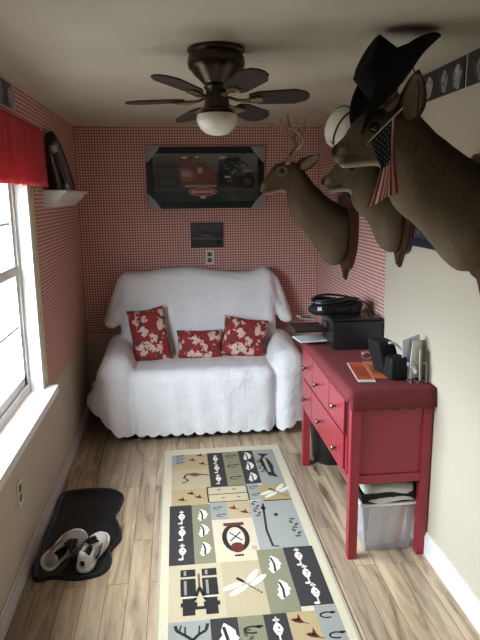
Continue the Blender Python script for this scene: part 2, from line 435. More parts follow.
# left wall with two window openings
WIN = [(1.75, 3.235, .72, 1.92)]
wb = MB(); ys = [NEAR]
for y0, y1, z0, z1 in sorted(WIN): ys += [y0, y1]
ys.append(D)
for i in range(0, len(ys), 2): wb.box((-.12, ys[i], 0), (0, ys[i+1], H))
for y0, y1, z0, z1 in WIN:
    wb.box((-.12, y0, 0), (0, y1, z0-.02)); wb.box((-.12, y0, z1), (0, y1, H))
struct(wb.build('wall_left', wall_mat('left_wall_finish', 1)))
for i, (y0, y1, z0, z1) in enumerate(WIN):
    portal('window_daylight', (-.13, (y0+y1)/2, (z0+z1)/2), z1-z0, y1-y0, (0, PI/2*-1, 0))
    fr = MB(); X0, X1 = -.115, -.055; t = .045
    fr.box((X0, y0, z0), (X1, y0+t, z1)); fr.box((X0, y1-t, z0), (X1, y1, z1))
    fr.box((X0, y0+t, z1-t), (X1, y1-t, z1)); fr.box((X0, y0+t, z0), (X1, y1-t, z0+.05))
    mz = z0+(z1-z0)*.56
    w = struct(fr.build('window_%d' % (i+1), M['white']))
    s = MB(); s.box((-.10, y0+t, mz-.03), (-.06, y1-t, mz+.02))
    for ya, yb in ((y0+t, y0+t+.035), (y1-t-.035, y1-t)): s.box((-.095, ya, z0+.05), (-.065, yb, z1-t))
    s.box((-.095, y0+t, z0+.05), (-.065, y1-t, z0+.10)); s.box((-.095, y0+t, z1-t-.035), (-.065, y1-t, z1-t))
    s.build('window_sash', M['white'], w)
    g = MB(); ym = (y0+y1)/2
    for a, b in ((z0+.10, mz-.03), (mz+.02, z1-t-.035)):
        g.box((-.088, y0+t+.035, (a+b)/2-.007), (-.074, y1-t-.035, (a+b)/2+.007)); g.box((-.087, ym-.007, a), (-.075, ym+.007, b))
    g.build('muntin', M['white'], w)
    MB().box((-.083, y0+t, z0+.06), (-.079, y1-t, z1-t)).build('pane', M['glass'], w)
    # white jamb liners, casing and stool
    j = MB(); j.box((-.055, y1-.012, z0), (.012, y1+.055, z1+.05)); j.box((-.055, y0-.055, z0), (.012, y0+.012, z1+.05)); j.box((-.055, y0, z1-.012), (.012, y1, z1+.05))
    j.build('window_casing', M['white'], w)
    MB().box((-.055, y0-.07, z0-.045), (.075, y1+.085, z0), bev=.004).build('window_sill', M['white'], w)
    MB().box((0, y0-.05, z0-.12), (.014, y1+.06, z0-.045)).build('window_apron', M['white'], w)
    e = MB(); e.box((0, y1+.0552, z0), (.022, y1+.08, z1+.06)); e.build('window_edge_trim', M['tan'], w)
bl = MB(); bl.box((0, NEAR, 0), (.014, D, .085)).box((0, NEAR, .085), (.008, D, .1)); struct(bl.build('baseboard_left', M['base']))
bl = MB(); bl.box((W-.014, NEAR, 0), (W, D, .105)).box((W-.008, NEAR, .105), (W, D, .12)); struct(bl.build('baseboard_right', M['white']))
bl = MB(); bl.box((.014, D-.014, 0), (W-.014, D, .1)); struct(bl.build('baseboard_back', M['base']))

# ================================================================== rug
def build_rug():
    x0, x1, y0, y1 = .624, 1.445, 1.55, 3.945
    A = Art(lambda u, v, h: (u, v, h))
    CR, TAN, OL, DK, BL, TN2 = (.68, .62, .46), (.48, .37, .20), (.25, .24, .155), (.045, .04, .042), (.34, .355, .33), (.52, .40, .25)
    INK, WH, RD, BR = (.025, .022, .022), (.80, .77, .68), (.13, .03, .02), (.16, .09, .05)
    A.box(x0, y0, x1, y1, 0, .008, CR)
    for a, b, c, d in ((x0, y0, x0+.012, y1), (x1-.012, y0, x1, y1)): A.rect(a, b, c, d, (.47, .43, .33), .0083)
    h1, h2, h3 = .0085, .0089, .0093
    ix0, ix1 = .685, 1.385
    def lure(x, y, s=1, c=WH):
        A.poly([(x, y+.030*s), (x+.010*s, y+.016*s), (x+.015*s, y), (x+.008*s, y-.018*s), (x, y-.028*s), (x-.008*s, y-.018*s), (x-.014*s, y+.002*s), (x-.009*s, y+.018*s)], c, h2); A.ellipse(x, y+.037*s, .010*s, .006*s, c, h2); A.line([(x, y+.03*s), (x, y+.05*s)], .004*s, c, h2); A.ellipse(x+.003*s, y+.006*s, .003*s, .004*s, INK, h3); A.line([(x-.006*s, y-.006*s), (x+.006*s, y-.012*s)], .003*s, (.3, .28, .25), h3)
        A.line([(x, y-.025*s), (x, y-.045*s)], .005*s, c, h2); A.ellipse(x-.006*s, y-.05*s, .01*s, .006*s, c, h2)
    def leaf(x, y, s=1, c=WH, r=.15):
        A.poly([(x+s*(.008*math.sin(q*.5)+sg*w_), y+s*(.046-.0115*q)) for sg, rng in ((1, range(9)), (-1, range(8, -1, -1))) for q in rng for w_ in [(.001, .009, .015, .014, .021, .015, .020, .011, .003)[q]]], c, h2)
        A.line([(x-.004, y+.035*s), (x+.004*s, y), (x+.002, y-.04*s)], .007*s, INK, h3)
    def bird(x, y, s=1, c=RD):
        A.ellipse(x, y, .02*s, .009*s, c, h2, rot=-.5)
        A.poly([(x-.004*s, y), (x+.006*s, y+.034*s), (x+.013*s, y)], c, h2); A.poly([(x-.006*s, y), (x-.03*s, y+.012*s), (x-.006*s, y-.008*s)], c, h2)
        A.line([(x+.015*s, y-.008*s), (x+.032*s, y-.018*s)], .004*s, c, h2)
    def hook(x, y, s=1, c=INK):
        pts = [(x+.025*s*math.cos(t), y+.014*s*math.sin(t)) for t in np.linspace(.4, 5.2, 9)]
        A.line(pts, .007*s, c, h2); A.ellipse(x+.022*s, y+.012*s, .012*s, .006*s, c, h2)
    def dragon(x, y, s=1, c=WH):
        A.line([(x+.05*s, y-.05*s), (x-.015*s, y+.025*s)], .006*s, (.30, .27, .22), h3); A.line([(x-.0*s, y+.007*s), (x-.02*s, y+.03*s)], .010*s, INK, h3)
        for q in range(4): A.ellipse(x+(.02+.009*q)*s, y-(.018+.010*q)*s, .003*s, .003*s, INK, h3+.0003)
        for dx, dy, ro in ((.03, .035, 1.0), (-.035, -.008, .45), (.045, .012, .75), (-.02, -.03, .65)):
            A.ellipse(x+dx*s, y+dy*s, .038*s, .011*s, c, h2, rot=ro)
    def fish(x, y, s=1):
        A.poly([(x-.005*s, y+.09*s), (x+.02*s, y+.06*s), (x+.03*s, y), (x+.025*s, y-.07*s), (x+.035*s, y-.11*s), (x+.0, y-.09*s), (x-.01*s, y-.03*s), (x-.02*s, y+.05*s)], INK, h2)
        A.poly([(x-.02*s, y+.12*s), (x+.03*s, y+.11*s), (x-.0, y+.08*s)], INK, h2); A.line([(x+.002*s, y+.07*s), (x+.008*s, y-.06*s)], .012*s, (.4, .38, .3), h3)
    def sprig(x, y, s=1):
        for k in range(7): A.ellipse(x+.01*s*math.sin(k*2.1), y+(k-3)*.02*s, .012*s, .006*s, (.09, .085, .06), h2, rot=k)
    # row A
    A.rect(ix0, 3.62, .925, 3.855, TAN, h1); A.rect(ix0, 3.70, .775, 3.855, BL, h1+.0002)
    for y in (3.83, 3.78, 3.73): hook(.74, y, .9)
    for p in ((.82, 3.765), (.875, 3.83), (.885, 3.70)): bird(*p, 1.1)
    A.rect(ix0, 3.355, .925, 3.62, (.50, .42, .27), h1)
    A.line([(.76, 3.50), (.775, 3.55), (.84, 3.56), (.92, 3.53)], .012, INK, h2); A.poly([(.77, 3.56), (.83, 3.575), (.89, 3.54), (.83, 3.52)], BR, h3)
    A.line([(.765, 3.51), (.79, 3.47), (.75, 3.44)], .010, INK, h2)
    A.rect(.925, 3.37, 1.03, 3.86, DK, h1); [lure(.978, y, 1.25) for y in (3.76, 3.62, 3.47)]
    A.rect(1.03, 3.37, 1.14, 3.865, OL, h1); [hook(1.085, y, 1.3) for y in (3.79, 3.64, 3.47)]
    A.rect(1.14, 3.38, 1.24, 3.87, DK, h1); [leaf(1.19, y, 1.35) for y in (3.78, 3.63, 3.47)]
    A.rect(1.24, 3.36, ix1, 3.87, BL, h1); fish(1.30, 3.62, 1.6); sprig(1.27, 3.62, 1.4)
    # row B
    A.rect(ix0, 3.165, .895, 3.355, TAN, h1); [bird(*p, 1.1) for p in ((.745, 3.23), (.80, 3.30), (.845, 3.25))]
    A.rect(.895, 3.175, 1.145, 3.37, (.58, .50, .33), h1)
    for pts in ([(.90, 3.18), (1.14, 3.18)], [(.90, 3.365), (1.14, 3.365)], [(.90, 3.18), (.90, 3.365)], [(1.14, 3.18), (1.14, 3.365)], [(.9, 3.27), (1.14, 3.275)]): A.line(pts, .008, INK, h2)
    for x in (.97, 1.06): A.ellipse(x, 3.325, .014, .006, BR, h2); A.ellipse(x+.02, 3.225, .012, .006, BR, h2)
    A.rect(1.145, 3.175, 1.215, 3.38, BL, h1); hook(1.18, 3.33, .9); hook(1.185, 3.24, .9)
    A.rect(1.215, 3.155, ix1, 3.36, (.42, .34, .17), h1); dragon(1.30, 3.265, 1.35)
    # row C
    A.rect(ix0-.01, 2.595, .80, 3.165, DK, h1); [lure(.742, y, 1.35) for y in (3.04, 2.88, 2.71)]
    A.rect(.80, 2.595, .905, 3.165, OL, h1); [leaf(.852, y, 1.35) for y in (3.05, 2.89, 2.72)]
    A.rect(.905, 2.985, 1.0, 3.175, BL, h1); hook(.945, 3.11, .9); hook(.96, 3.03, .9)
    A.rect(1.0, 2.985, 1.13, 3.175, TN2, h1); bird(1.035, 3.10, 1.1); bird(1.095, 3.05, 1.1)
    A.rect(.905, 2.595, 1.13, 2.985, (.66, .58, .42), h1)
    A.ellipse(1.02, 2.80, .072, .13, INK, h2); A.ellipse(1.02, 2.80, .047, .10, (.66, .58, .42), h3)
    A.ellipse(1.02, 2.81, .037, .062, WH, h3+.0003); A.line([(.99, 2.85), (1.05, 2.77)], .009, INK, h3+.0006); A.line([(1.05, 2.85), (.99, 2.77)], .009, INK, h3+.0006)
    A.rect(.965, 2.915, 1.075, 2.945, RD, h3); A.ellipse(1.02, 2.71, .035, .045, RD, h3+.0006); A.rect(1.0, 2.635, 1.045, 2.65, INK, h2)
    A.ellipse(1.105, 2.70, .014, .02, (.45,.42,.30), h2)
    A.rect(1.13, 2.675, ix1, 3.165, (.36, .375, .35), h1); A.line([(1.21, 3.13), (1.20, 3.0), (1.19, 2.85), (1.20, 2.70)], .012, INK, h2)
    A.ellipse(1.205, 3.08, .014, .02, INK, h2); A.line([(1.20, 2.70), (1.23, 2.695)], .01, INK, h2)
    sprig(1.165, 3.08, 1.3); sprig(1.345, 2.86, 1.4); A.ellipse(1.265, 3.0, .012, .016, INK, h2)
    # row D
    A.rect(ix0-.01, 2.205, .925, 2.594, (.56, .48, .33), h1)
    for x, s in ((.765, 1), (.865, -1)):
        A.rect(x-.035, 2.50, x+.035, 2.555, INK, h2); A.rect(x-.036, 2.36, x+.034, 2.485, INK, h2); A.rect(x-.028, 2.235, x+.026, 2.345, INK, h2); A.rect(x-.036, 2.29, x+.036, 2.318, INK, h3)
        A.rect(x-.02, 2.37, x-.008, 2.47, (.3, .29, .27), h3); A.rect(x-.02, 2.51, x-.008, 2.545, (.3, .29, .27), h3); A.line([(x-.036, 2.352), (x+.036, 2.352)], .006, WH, h3)
    A.line([(.79, 2.33), (.815, 2.42), (.84, 2.33)], .014, INK, h2); A.line([(.79, 2.28), (.84, 2.28)], .02, INK, h2); A.line([(.815, 2.52), (.815, 2.40)], .01, BR, h2)
    A.rect(.925, 2.205, 1.11, 2.594, (.50, .42, .27), h1); dragon(1.02, 2.42, 1.5); A.rect(1.11, 2.205, 1.15, 2.594, (.50, .42, .27), h1)
    A.rect(1.11, 2.205, 1.245, 2.675, OL, h1+.0002); leaf(1.175, 2.55, 1.5); leaf(1.185, 2.36, 1.5)
    A.rect(1.245, 2.235, ix1+.01, 2.68, DK, h1); [lure(x, y, 1.4) for x, y in ((1.31, 2.60), (1.32, 2.46), (1.33, 2.32))]
    # row E
    A.rect(ix0-.01, 1.75, .85, 2.203, BL, h1)
    A.line([(.77, 2.02), (.775, 2.09), (.745, 2.12), (.71, 2.15), (.705, 2.18)], .014, INK, h2); A.line([(.775, 2.09), (.80, 2.12), (.83, 2.14), (.84, 2.18)], .014, INK, h2)
    for a, b in (((.745, 2.12), (.745, 2.17)), ((.80, 2.12), (.805, 2.17)), ((.72, 2.14), (.73, 2.18))): A.line([a, b], .007, INK, h2)
    A.ellipse(.773, 2.0, .026, .06, BR, h2)
    A.rect(.85, 1.75, .965, 2.204, DK, h1); leaf(.907, 2.08, 2.0); leaf(.907, 1.88, 1.8)
    A.rect(.965, 1.75, 1.075, 2.204, OL, h1); hook(1.02, 2.12, 1.4); sprig(1.0, 2.05, 1.2)
    A.rect(1.075, 1.75, 1.175, 2.204, DK, h1); lure(1.125, 2.11, 1.5); lure(1.125, 1.93, 1.4)
    A.rect(1.175, 1.75, 1.30, 2.204, TAN, h1); [bird(*p, 1.3) for p in ((1.215, 2.15), (1.26, 2.06), (1.21, 1.95))]
    A.rect(1.30, 1.75, ix1+.012, 2.233, BL, h1); hook(1.345, 2.17, 1.2); hook(1.355, 2.05, 1.2)
    A.rect(ix0, 1.60, ix1, 1.75, TAN, h1)
    o = A.build('rug', M['rug'])
    tag(o, 'patchwork runner rug with lodge motifs in tan, olive and black on the plank floor', 'rug')
build_rug()

# ================================================================== loveseat and its throw
XC = .935
ls = empty('loveseat', (0, 0, 0), 'dark loveseat hidden under a white quilted throw by the back wall', 'sofa')
MB().box((XC-.60, 4.22, .09), (XC+.60, 4.86, .22), bev=.015).build('base', M['sofa'], ls)
MB().box((XC-.50, 4.20, .22), (XC+.50, 4.62, .47), bev=.04).build('seat_cushion', M['sofa'], ls, True)
MB().box((XC-.58, 4.71, .22), (XC+.58, 4.84, 1.06), bev=.04).build('backrest', M['sofa'], ls, True)
for s in (-1, 1):
    MB().box((XC+s*.63-.05, 4.24, .22), (XC+s*.63+.05, 4.70, .56), bev=.04).build('arm', M['sofa'], ls, True)
    for y in (4.26, 4.80): MB().box((XC+s*.56-.025, y-.025, 0), (XC+s*.56+.025, y+.025, .09)).build('leg', M['woodplq'], ls)

def throw_sdf(P):
    x, y, z = P[..., 0], P[..., 1], P[..., 2]
    # gentle folds on what hangs
    fold = .010*np.sin(x*31+2*np.sin(z*5))*np.clip((.48-z)*2.2, 0, 1)+.006*np.sin(x*67+1)*np.clip((.35-z)*2, 0, 1)
    seat = rbox(P-np.stack([x*0, -.03*np.clip(.5-z, 0, .5), x*0], -1), (XC-.005, 4.48, .16), (.53, .36, .37), .08)
    seat = seat+fold*.6
    # backrest, leaning back, top with a soft hump
    ly = y-.16*(z-.5)
    top = 1.165+.030*np.exp(-((x-.80)/.22)**2)-.018*np.exp(-((x-1.22)/.12)**2)+.012*np.exp(-((x-1.47)/.08)**2)-.03*np.clip((.42-x)*3, 0, 1)
    Q = np.stack([x, ly, z-top], -1)
    hw = .60+.0*z
    back = rbox(Q, (XC-.012, 4.71, -.55), (.62, .10, .55), .075)
    back = back+.004*np.sin(x*22+z*3)+.003*np.sin(x*9+z*13)
    d = smin(seat, back, .05)
    for s in (-1, 1):
        cx = XC+s*.625
        fl = np.clip(.57-z, 0, .6)
        lx = (x-cx)*s                           # outward +
        flare = (np.minimum(.54*fl/.57, .29) if s < 0 else .06*fl/.57)*np.clip((y-4.08)/.20, .25, 1)
        lx2 = lx-np.clip(lx+.1, 0, 1)*flare*1.4
        # cross-section: round roll on a slab
        Q2 = np.stack([lx2, y+.10*fl*(1 if s < 0 else .7)*np.clip((4.4-y)*4, 0, 1), z], -1)
        roll = cone(Q2, (.006, 4.265, .525), (.006, 4.74, .555), .118, .118)
        slab = rbox(Q2, (0, 4.45, .25), (.112, .31, .32), .105)
        arm = smin(roll, slab, .05)
        ang = np.arctan2(y-4.42, lx+.001)
        arm = arm+.014*np.sin(ang*9+s)*np.clip((.52-z)*2.2, 0, 1)
        d = smin(d, arm, .014)
        # corner of the throw hanging off the end of the back
        wx = .15*np.clip((1.14-z)/.38, 0, 1.15)
        Q3 = np.stack([(lx-.0-wx+.03), y-.10*(z-.6), z+.10*np.clip(lx, 0, .3)*0], -1)
        wing = rbox(Q3, (-.03, 4.76, .93), (.055, .07, .19), .03)+.012*np.sin(z*16+lx*30+y*30)
        d = smin(d, wing, .05)
    d = d+.0045*noise3(P, 22, 3)+.003*noise3(P, 50, 5)
    return d

def build_throw():
    V, Fc = nets(throw_sdf, (.02, 3.98, -.03), (1.82, 4.93, 1.28), .0125)
    V = smooth_v(V, Fc, 2)
    x, y, z = V.T
    per = np.where(y < 4.25, x*1.0, np.where(x < XC, 4.25-y+.2, y-4.25+1.6))
    rise = np.clip((x-XC-.58)*.4, 0, .05)+np.clip((.33-x)*.80, 0, .22)+np.clip(y-4.25, 0, .4)*.15*(x < XC)+np.clip(y-4.15, 0, .5)*.15*(x > XC)
    hem = .068+rise-.022*np.abs(np.sin(per*PI/.085))
    keep = (z[Fc] > hem[Fc]).any(1)&(V[:, 1][Fc].min(1) < 4.90)
    Fc = Fc[keep]; used = np.unique(Fc); mp = -np.ones(len(V), int); mp[used] = np.arange(len(used))
    V = V[used]; hem = hem[used]; Fc = mp[Fc]
    V[:, 2] = np.maximum(V[:, 2], hem)
    o = npmesh('throw_blanket', V, Fc, M['quilt'])
    md = o.modifiers.new('thickness', 'SOLIDIFY'); md.thickness = .006; md.offset = -1
    tag(o, 'white scalloped quilted throw draped over the whole loveseat', 'throw')
build_throw()

# ---- cushions
def cushion(name, loc, w, h, t, rx, ry, rz, label):
    n = 28; V = []; Fc = []
    for side in (1, -1):
        for i in range(n+1):
            for j in range(n+1):
                u, v = i/n*2-1, j/n*2-1
                e = (1-abs(u)**2.6)*(1-abs(v)**2.6); pin = 1-.07*(1-abs(u*v)**1.2)*(abs(u)**6+abs(v)**6)
                th = t/2*max(e, 0)**.42
                V.append((u*w/2*pin, side*th+.004*math.sin(u*7+v*5+side)*e, v*h/2*pin))
    m1 = n+1
    for s in (0, 1):
        o = s*m1*m1
        for i in range(n):
            for j in range(n):
                q = (o+i*m1+j, o+(i+1)*m1+j, o+(i+1)*m1+j+1, o+i*m1+j+1); Fc.append(q if s else q[::-1])
    me = bpy.data.meshes.new(name); me.from_pydata(V, [], Fc); me.update()
    bm = bmesh.new(); bm.from_mesh(me); bmesh.ops.remove_doubles(bm, verts=bm.verts, dist=.0008); bmesh.ops.recalc_face_normals(bm, faces=bm.faces); bm.to_mesh(me); bm.free()
    ob = link(name, me, M['floral'], None, True); ob.location = loc; ob.rotation_euler = (rx, ry, rz)
    tag(ob, label, 'cushion', 'red floral cushions on the loveseat')
cushion('throw_pillow', (.535, 4.53, .705), .29, .43, .13, -.30, -.13, .05, 'tall red floral cushion standing at the left end of the white throw')
cushion('throw_pillow', (.92, 4.52, .622), .36, .23, .12, -.35, .02, 0, 'small oblong red floral cushion in the middle of the loveseat')
cushion('throw_pillow', (1.27, 4.53, .66), .35, .32, .13, -.30, .16, -.05, 'wide red floral cushion leaning at the right end of the white throw')

# ================================================================== dresser
DX0, DX1, DY0, DY1, DT = 1.545, 1.938, 2.55, 3.64, .86
ds = empty('dresser', (0, 0, 0), 'red painted dresser on tall legs along the right wall', 'dresser')
LT = .045
for x in (DX0, DX1-LT):
    for y in (DY0, DY1-LT):
        MB().box((x, y, 0), (x+LT, y+LT, .835), bev=.002).build('leg', M['red'], ds)
MB().box((DX0-.008, DY0-.008, .835), (DX1+.003, DY1+.008, DT), bev=.004).build('top', M['red'], ds)
b = MB(); b.box((DX0+.012, DY0+LT, .40), (DX0+.022, DY1-LT, .835))
b.box((DX0+.022, DY0+LT, .40), (DX1-.01, DY1-LT, .415)); b.build('carcass', M['redgap'], ds)
b = MB(); b.box((DX0+LT, DY0+.012, .44), (DX1-LT, DY0+.022, .835)); b.box((DX0+LT, DY0+.004, .395), (DX1-LT, DY0+.03, .438), bev=.002); b.build('side_panel', M['red'], ds)
b = MB(); b.box((DX0+LT, DY1-.022, .44), (DX1-LT, DY1-.012, .835)); b.box((DX0+LT, DY1-.03, .395), (DX1-LT, DY1-.004, .438)); b.build('side_panel', M['red'], ds)
b = MB(); b.box((DX0+.004, DY0+LT, .395), (DX0+.022, DY1-LT, .42)); b.box((DX0+.004, DY0+LT, .815), (DX0+.022, DY1-LT, .835)); b.build('front_rail', M['red'], ds)
MB().box((DX1-.02, DY0+LT, .42), (DX1-.01, DY1-LT, .835)).build('back_panel', M['redgap'], ds)
def drawer(y0, y1, z0, z1, knobs):
    d = MB().box((DX0-.004, y0, z0), (DX0+.018, y1, z1), bev=.003).build('drawer', M['red'], ds)
    for y, z in knobs:
        MB().lathe([(.006, 0), (.006, -.012), (.014, -.018), (.016, -.025), (.011, -.031), (0.001, -.033)], (DX0-.004, y, z), 16, 'x').build('knob', M['brass'], d, True)
yb = [2.665, 2.957, 3.355, 3.59]
drawer(yb[0], yb[1]-.008, .612, .812, [(2.815, .70)])
drawer(yb[1], yb[2]-.008, .612, .812, [(3.20, .69)])
drawer(yb[2], yb[3], .612, .812, [(3.50, .70)])
drawer(yb[2], yb[3], .424, .602, [(3.49, .50)])
drawer(yb[0], yb[2]-.008, .424, .602, [(3.125, .495), (2.79, .485)])
MB().box((DX0+.004, 2.622, .424), (DX0+.018, 2.655, .60)).build('stile', M['red'], ds)
# woven runner over the top, hanging over the near end and a little over the front
def runner():
    pts = []
    prof = [(DY0-.022, .775), (DY0-.020, .80), (DY0-.018, .84), (DY0-.012, .865), (DY0+.01, .8665), (DY0+.2, .8665), (2.9, .8665), (3.2, .8665), (3.45, .8665), (DY1+.005, .8665)]
    xs = [(DX0-.022, -.055), (DX0-.018, -.03), (DX0-.014, -.006), (DX0+.004, 0)]+[(x, 0) for x in np.linspace(DX0+.04, DX1+.003, 10)]
    V = []; n = len(xs)
    for j, (y, z) in enumerate(prof):
        for x, dz in xs:
            zz = z+(dz*(.75 if y > 3 else 1.0) if z > .86 else 0)
            yy = y+.003*math.sin(x*60)*(z < .85)
            V.append((x+(0.02 if z < .82 and dz < -.02 else 0), yy, zz+(.006*math.sin(x*75) if z < .78 else 0)))
    Fc = [(j*n+i, j*n+i+1, (j+1)*n+i+1, (j+1)*n+i) for j in range(len(prof)-1) for i in range(n-1)]
    me = bpy.data.meshes.new('runner'); me.from_pydata(V, [], Fc); me.update()
    o = link('table_runner', me, M['runner'], None, True)
    md = o.modifiers.new('thickness', 'SOLIDIFY'); md.thickness = .003; md.offset = 1
    tag(o, 'red woven cloth covering the dresser top and hanging over its near end', 'cloth')
runner()
ZT = .871

# ---- printer with paper tray
pr = empty('printer', (0, 0, ZT), 'black inkjet printer on the far end of the red dresser', 'printer')
MB().box((1.64, 3.26, 0), (1.937, 3.55, .165), bev=.012).build('body', M['blackp'], pr, True)
MB().box((1.635, 3.265, .167), (1.937, 3.545, .182), bev=.008).build('lid', M['blackp'], pr, True)
MB().box((1.475, 3.40, .012), (1.633, 3.585, .022), bev=.003).build('paper_tray', M['blackp'], pr)
MB().box((1.44, 3.36, .085), (1.633, 3.60, .10), bev=.004).build('front_flap', M['blackp'], pr)
MB().box((1.626, 3.37, .115), (1.634, 3.45, .145), bev=.001).build('control_panel', M['dusky'], pr)
pp = MB()
pp.box((-.09, -.08, 0), (.09, .08, .006), T((1.555, 3.465, ZT+.0225), .12, 0, 0)); o = pp.build('paper_stack', M['paper']); tag(o, 'white paper sheets in the output tray of the black printer', 'paper')
# the black bundle of bags and cables on the printer
def bag_sdf(P):
    d = rbox(P, (.0, 0, .032), (.13, .085, .030), .028)
    d = smin(d, ell(P, (-.10, -.02, .03), (.085, .07, .042)), .03)
    d = smin(d, ell(P, (.09, .02, .04), (.07, .08, .04)), .03)
    return d+.004*noise3(P, 60, 2)
V, Fc = nets(bag_sdf, (-.21, -.12, -.02), (.19, .13, .1), .008)
V[:, 2] = np.maximum(V[:, 2], 0)
o = npmesh('bag', V+np.array([1.72, 3.47, ZT+.180]), Fc, M['blackm']); tag(o, 'soft black bag lying flat on top of the printer', 'bag')
cb = MB()
for k in range(5):
    r = .05+.008*k; cx, cy = 1.69+.02*math.sin(k*2), 3.46+.015*math.cos(k*3)
    cb.tube([(cx+1.7*r*math.cos(t), cy+r*math.sin(t), ZT+.246+.006*k+.010*math.sin(2*t+k)) for t in np.linspace(0, 2*PI, 26)[:-1]], .0075, 6, True)
cb.tube(spline([(1.76, 3.42, ZT+.275), (1.84, 3.36, ZT+.262), (1.90, 3.36, ZT+.21), (1.935, 3.40, ZT+.12), (1.93, 3.36, ZT+.03), (1.90, 3.30, ZT+.008)]), .004, 6)
o = cb.build('cable_coil', M['blackp'], None, True); tag(o, 'coiled black power cable heaped on the bag above the printer', 'cable')
g = empty('card', (0, 0, 0), 'small printed card poking out beside the bag on the printer', 'card')
MB().box((-.055, -.03, 0), (.055, .03, .002), T((1.52, 3.43, 1.035), .15, .10, .14)).build('card_sheet', M['cream'], g)
MB().box((-.035, -.018, .0022), (.025, .012, .003), T((1.52, 3.43, 1.035), .15, .10, .14)).build('card_print', M['dusky'], g)
MB().box((1.575, 3.375, ZT+.213), (1.60, 3.379, ZT+.235)).build('label_tag', M['paper'], bpy.data.objects['bag'])

# ---- leaflets
def leaflet(c, w, L, rz, cols, label):
    A = Art(lambda u, v, h: tuple(T((c[0], c[1], ZT), rz) @ Vector((u, v, h))))
    A.box(-w/2, -L/2, w/2, L/2, 0, .003, cols[0]); A.rect(-w/2+.004, -L/2+.03, w/2-.004, L/2-.005, cols[1], .0034)
    A.rect(-w/2+.012, -L/4, w/2-.012, L/4, cols[2], .0038)
    o = A.build('leaflet', M['printed']); tag(o, label, 'leaflet', 'leaflets on the dresser')
leaflet((1.668, 2.82, 0), .085, .33, -.12, ((.75, .72, .68), (.62, .10, .04), (.40, .07, .04)), 'orange and red leaflet with a white edge nearest the dresser front')
leaflet((1.752, 2.85, 0), .07, .30, -.14, ((.70, .20, .08), (.70, .16, .06), (.30, .09, .05)), 'narrow orange leaflet lying next to the eyeglasses')
# ---- eyeglasses
gl = empty('eyeglasses', (1.80, 3.03, ZT), 'folded clear eyeglasses lying behind the orange leaflets', 'glasses', rot=(0, 0, -.45))
for s in (-1, 1):
    MB().tube([(s*.033+.026*math.cos(t), .0, .022+.019*math.sin(t)) for t in np.linspace(0, 2*PI, 19)[:-1]], .0022, 6, True).build('lens_rim', M['wirem'], gl, True)
    MB().tube([(s*.060, .0, .03), (s*.058, .06, .02), (s*.045, .115, .004)], .002, 6).build('temple', M['wirem'], gl, True)
MB().tube([(-.008, 0, .026), (0, 0, .03), (.008, 0, .026)], .002, 6).build('bridge', M['wirem'], gl, True)
o = MB().box((-.02, -.012, 0), (.02, .012, .012), T((1.80, 3.16, ZT), .5), bev=.002).build('matchbox', mat('pink_card', (.55, .22, .18), .6)); tag(o, 'tiny pink box on the dresser between printer and eyeglasses', 'box')

# ---- black camera bag with strap
cbag = empty('camera_bag', (1.80, 2.70, ZT), 'black padded camera bag with grey strap near the letter rack', 'bag', rot=(0, 0, .15))
def cb_sdf(P):
    d = rbox(P, (0, -.01, .058), (.048, .045, .058), .022)
    return d+.0025*np.sin(P[..., 0]*180)*(P[..., 1] < 0)+.002*noise3(P, 50, 9)
V, Fc = nets(cb_sdf, (-.07, -.08, -.01), (.07, .06, .14), .006); V[:, 2] = np.maximum(V[:, 2], 0); npmesh('pouch', V, Fc, M['blackm'], cbag)
def cb2(P):
    q = P.copy(); q[..., 0] = q[..., 0]+.25*(q[..., 2]-.08)
    return rbox(q, (-.005, .10, .088), (.05, .065, .088), .02)+.003*noise3(P, 40, 4)
V, Fc = nets(cb2, (-.11, .01, -.01), (.09, .19, .2), .006); V[:, 2] = np.maximum(V[:, 2], 0); npmesh('body', V, Fc, M['blackm'], cbag)
MB().tube(spline([(.0, .03, .17), (.022, .02, .155), (.045, .0, .12), (.058, -.01, .085)]), .006, 6).build('strap', M['card'], cbag, True)
MB().box((-.02, .028, .166), (.0, .036, .176)).build('logo_patch', M['paper'], cbag)

# ---- letter rack with papers
lr = empty('letter_rack', (1.88, 2.66, ZT), 'grey wire letter rack on the near corner of the red dresser', 'letter rack')
for k, y in enumerate((-.055, -.015, .025)):
    MB().tube([(-.035, y, 0), (-.035, y, .075), (-.02, y, .085), (.03, y, .10), (.04, y, .09), (.04, y, 0)], .0022, 6).build('divider', M['wirem'], lr, True)
b = MB()
for x in (-.035, .0, .04): b.tube([(x, -.06, .003), (x, .04, .003)], .0022, 6)
b.build('rack_base', M['wirem'], lr, True)
def env(c, sz, rz, rx, ry, m, label):
    b = MB(); b.box((-sz[0]/2, -.002, 0), (sz[0]/2, .002, sz[1]), T(c, rz, rx, ry)); o = b.build('envelope', m); tag(o, label, 'envelope', 'mail in the letter rack')
cool = mat('bluish_envelope', (.62, .66, .74), .6)
env((1.885, 2.705, ZT+.006), (.115, .21), .40, .12, -.18, cool, 'tall bluish white envelope standing in the back of the letter rack')
env((1.89, 2.672, ZT+.006), (.10, .185), .6, .0, .10, M['paper'], 'white envelope standing in the middle of the letter rack')
env((1.902, 2.632, ZT+.006), (.05, .15), 1.0, -.05, .08, M['cream'], 'cream envelope standing at the near side of the letter rack')
b = MB(); V = [(x, y, z) for x, z in ((0, 0), (.02, .045), (.05, .085)) for y in (-.04, .04)]
o = MB().tube(spline([(1.84, 2.66, ZT+.085), (1.85, 2.655, ZT+.078), (1.872, 2.65, ZT+.06), (1.885, 2.645, ZT+.04)]), [.010]*25, 10).build('rolled_paper', M['paper'], None, True)
tag(o, 'rolled white paper sticking out of the letter rack towards the camera bag', 'paper')

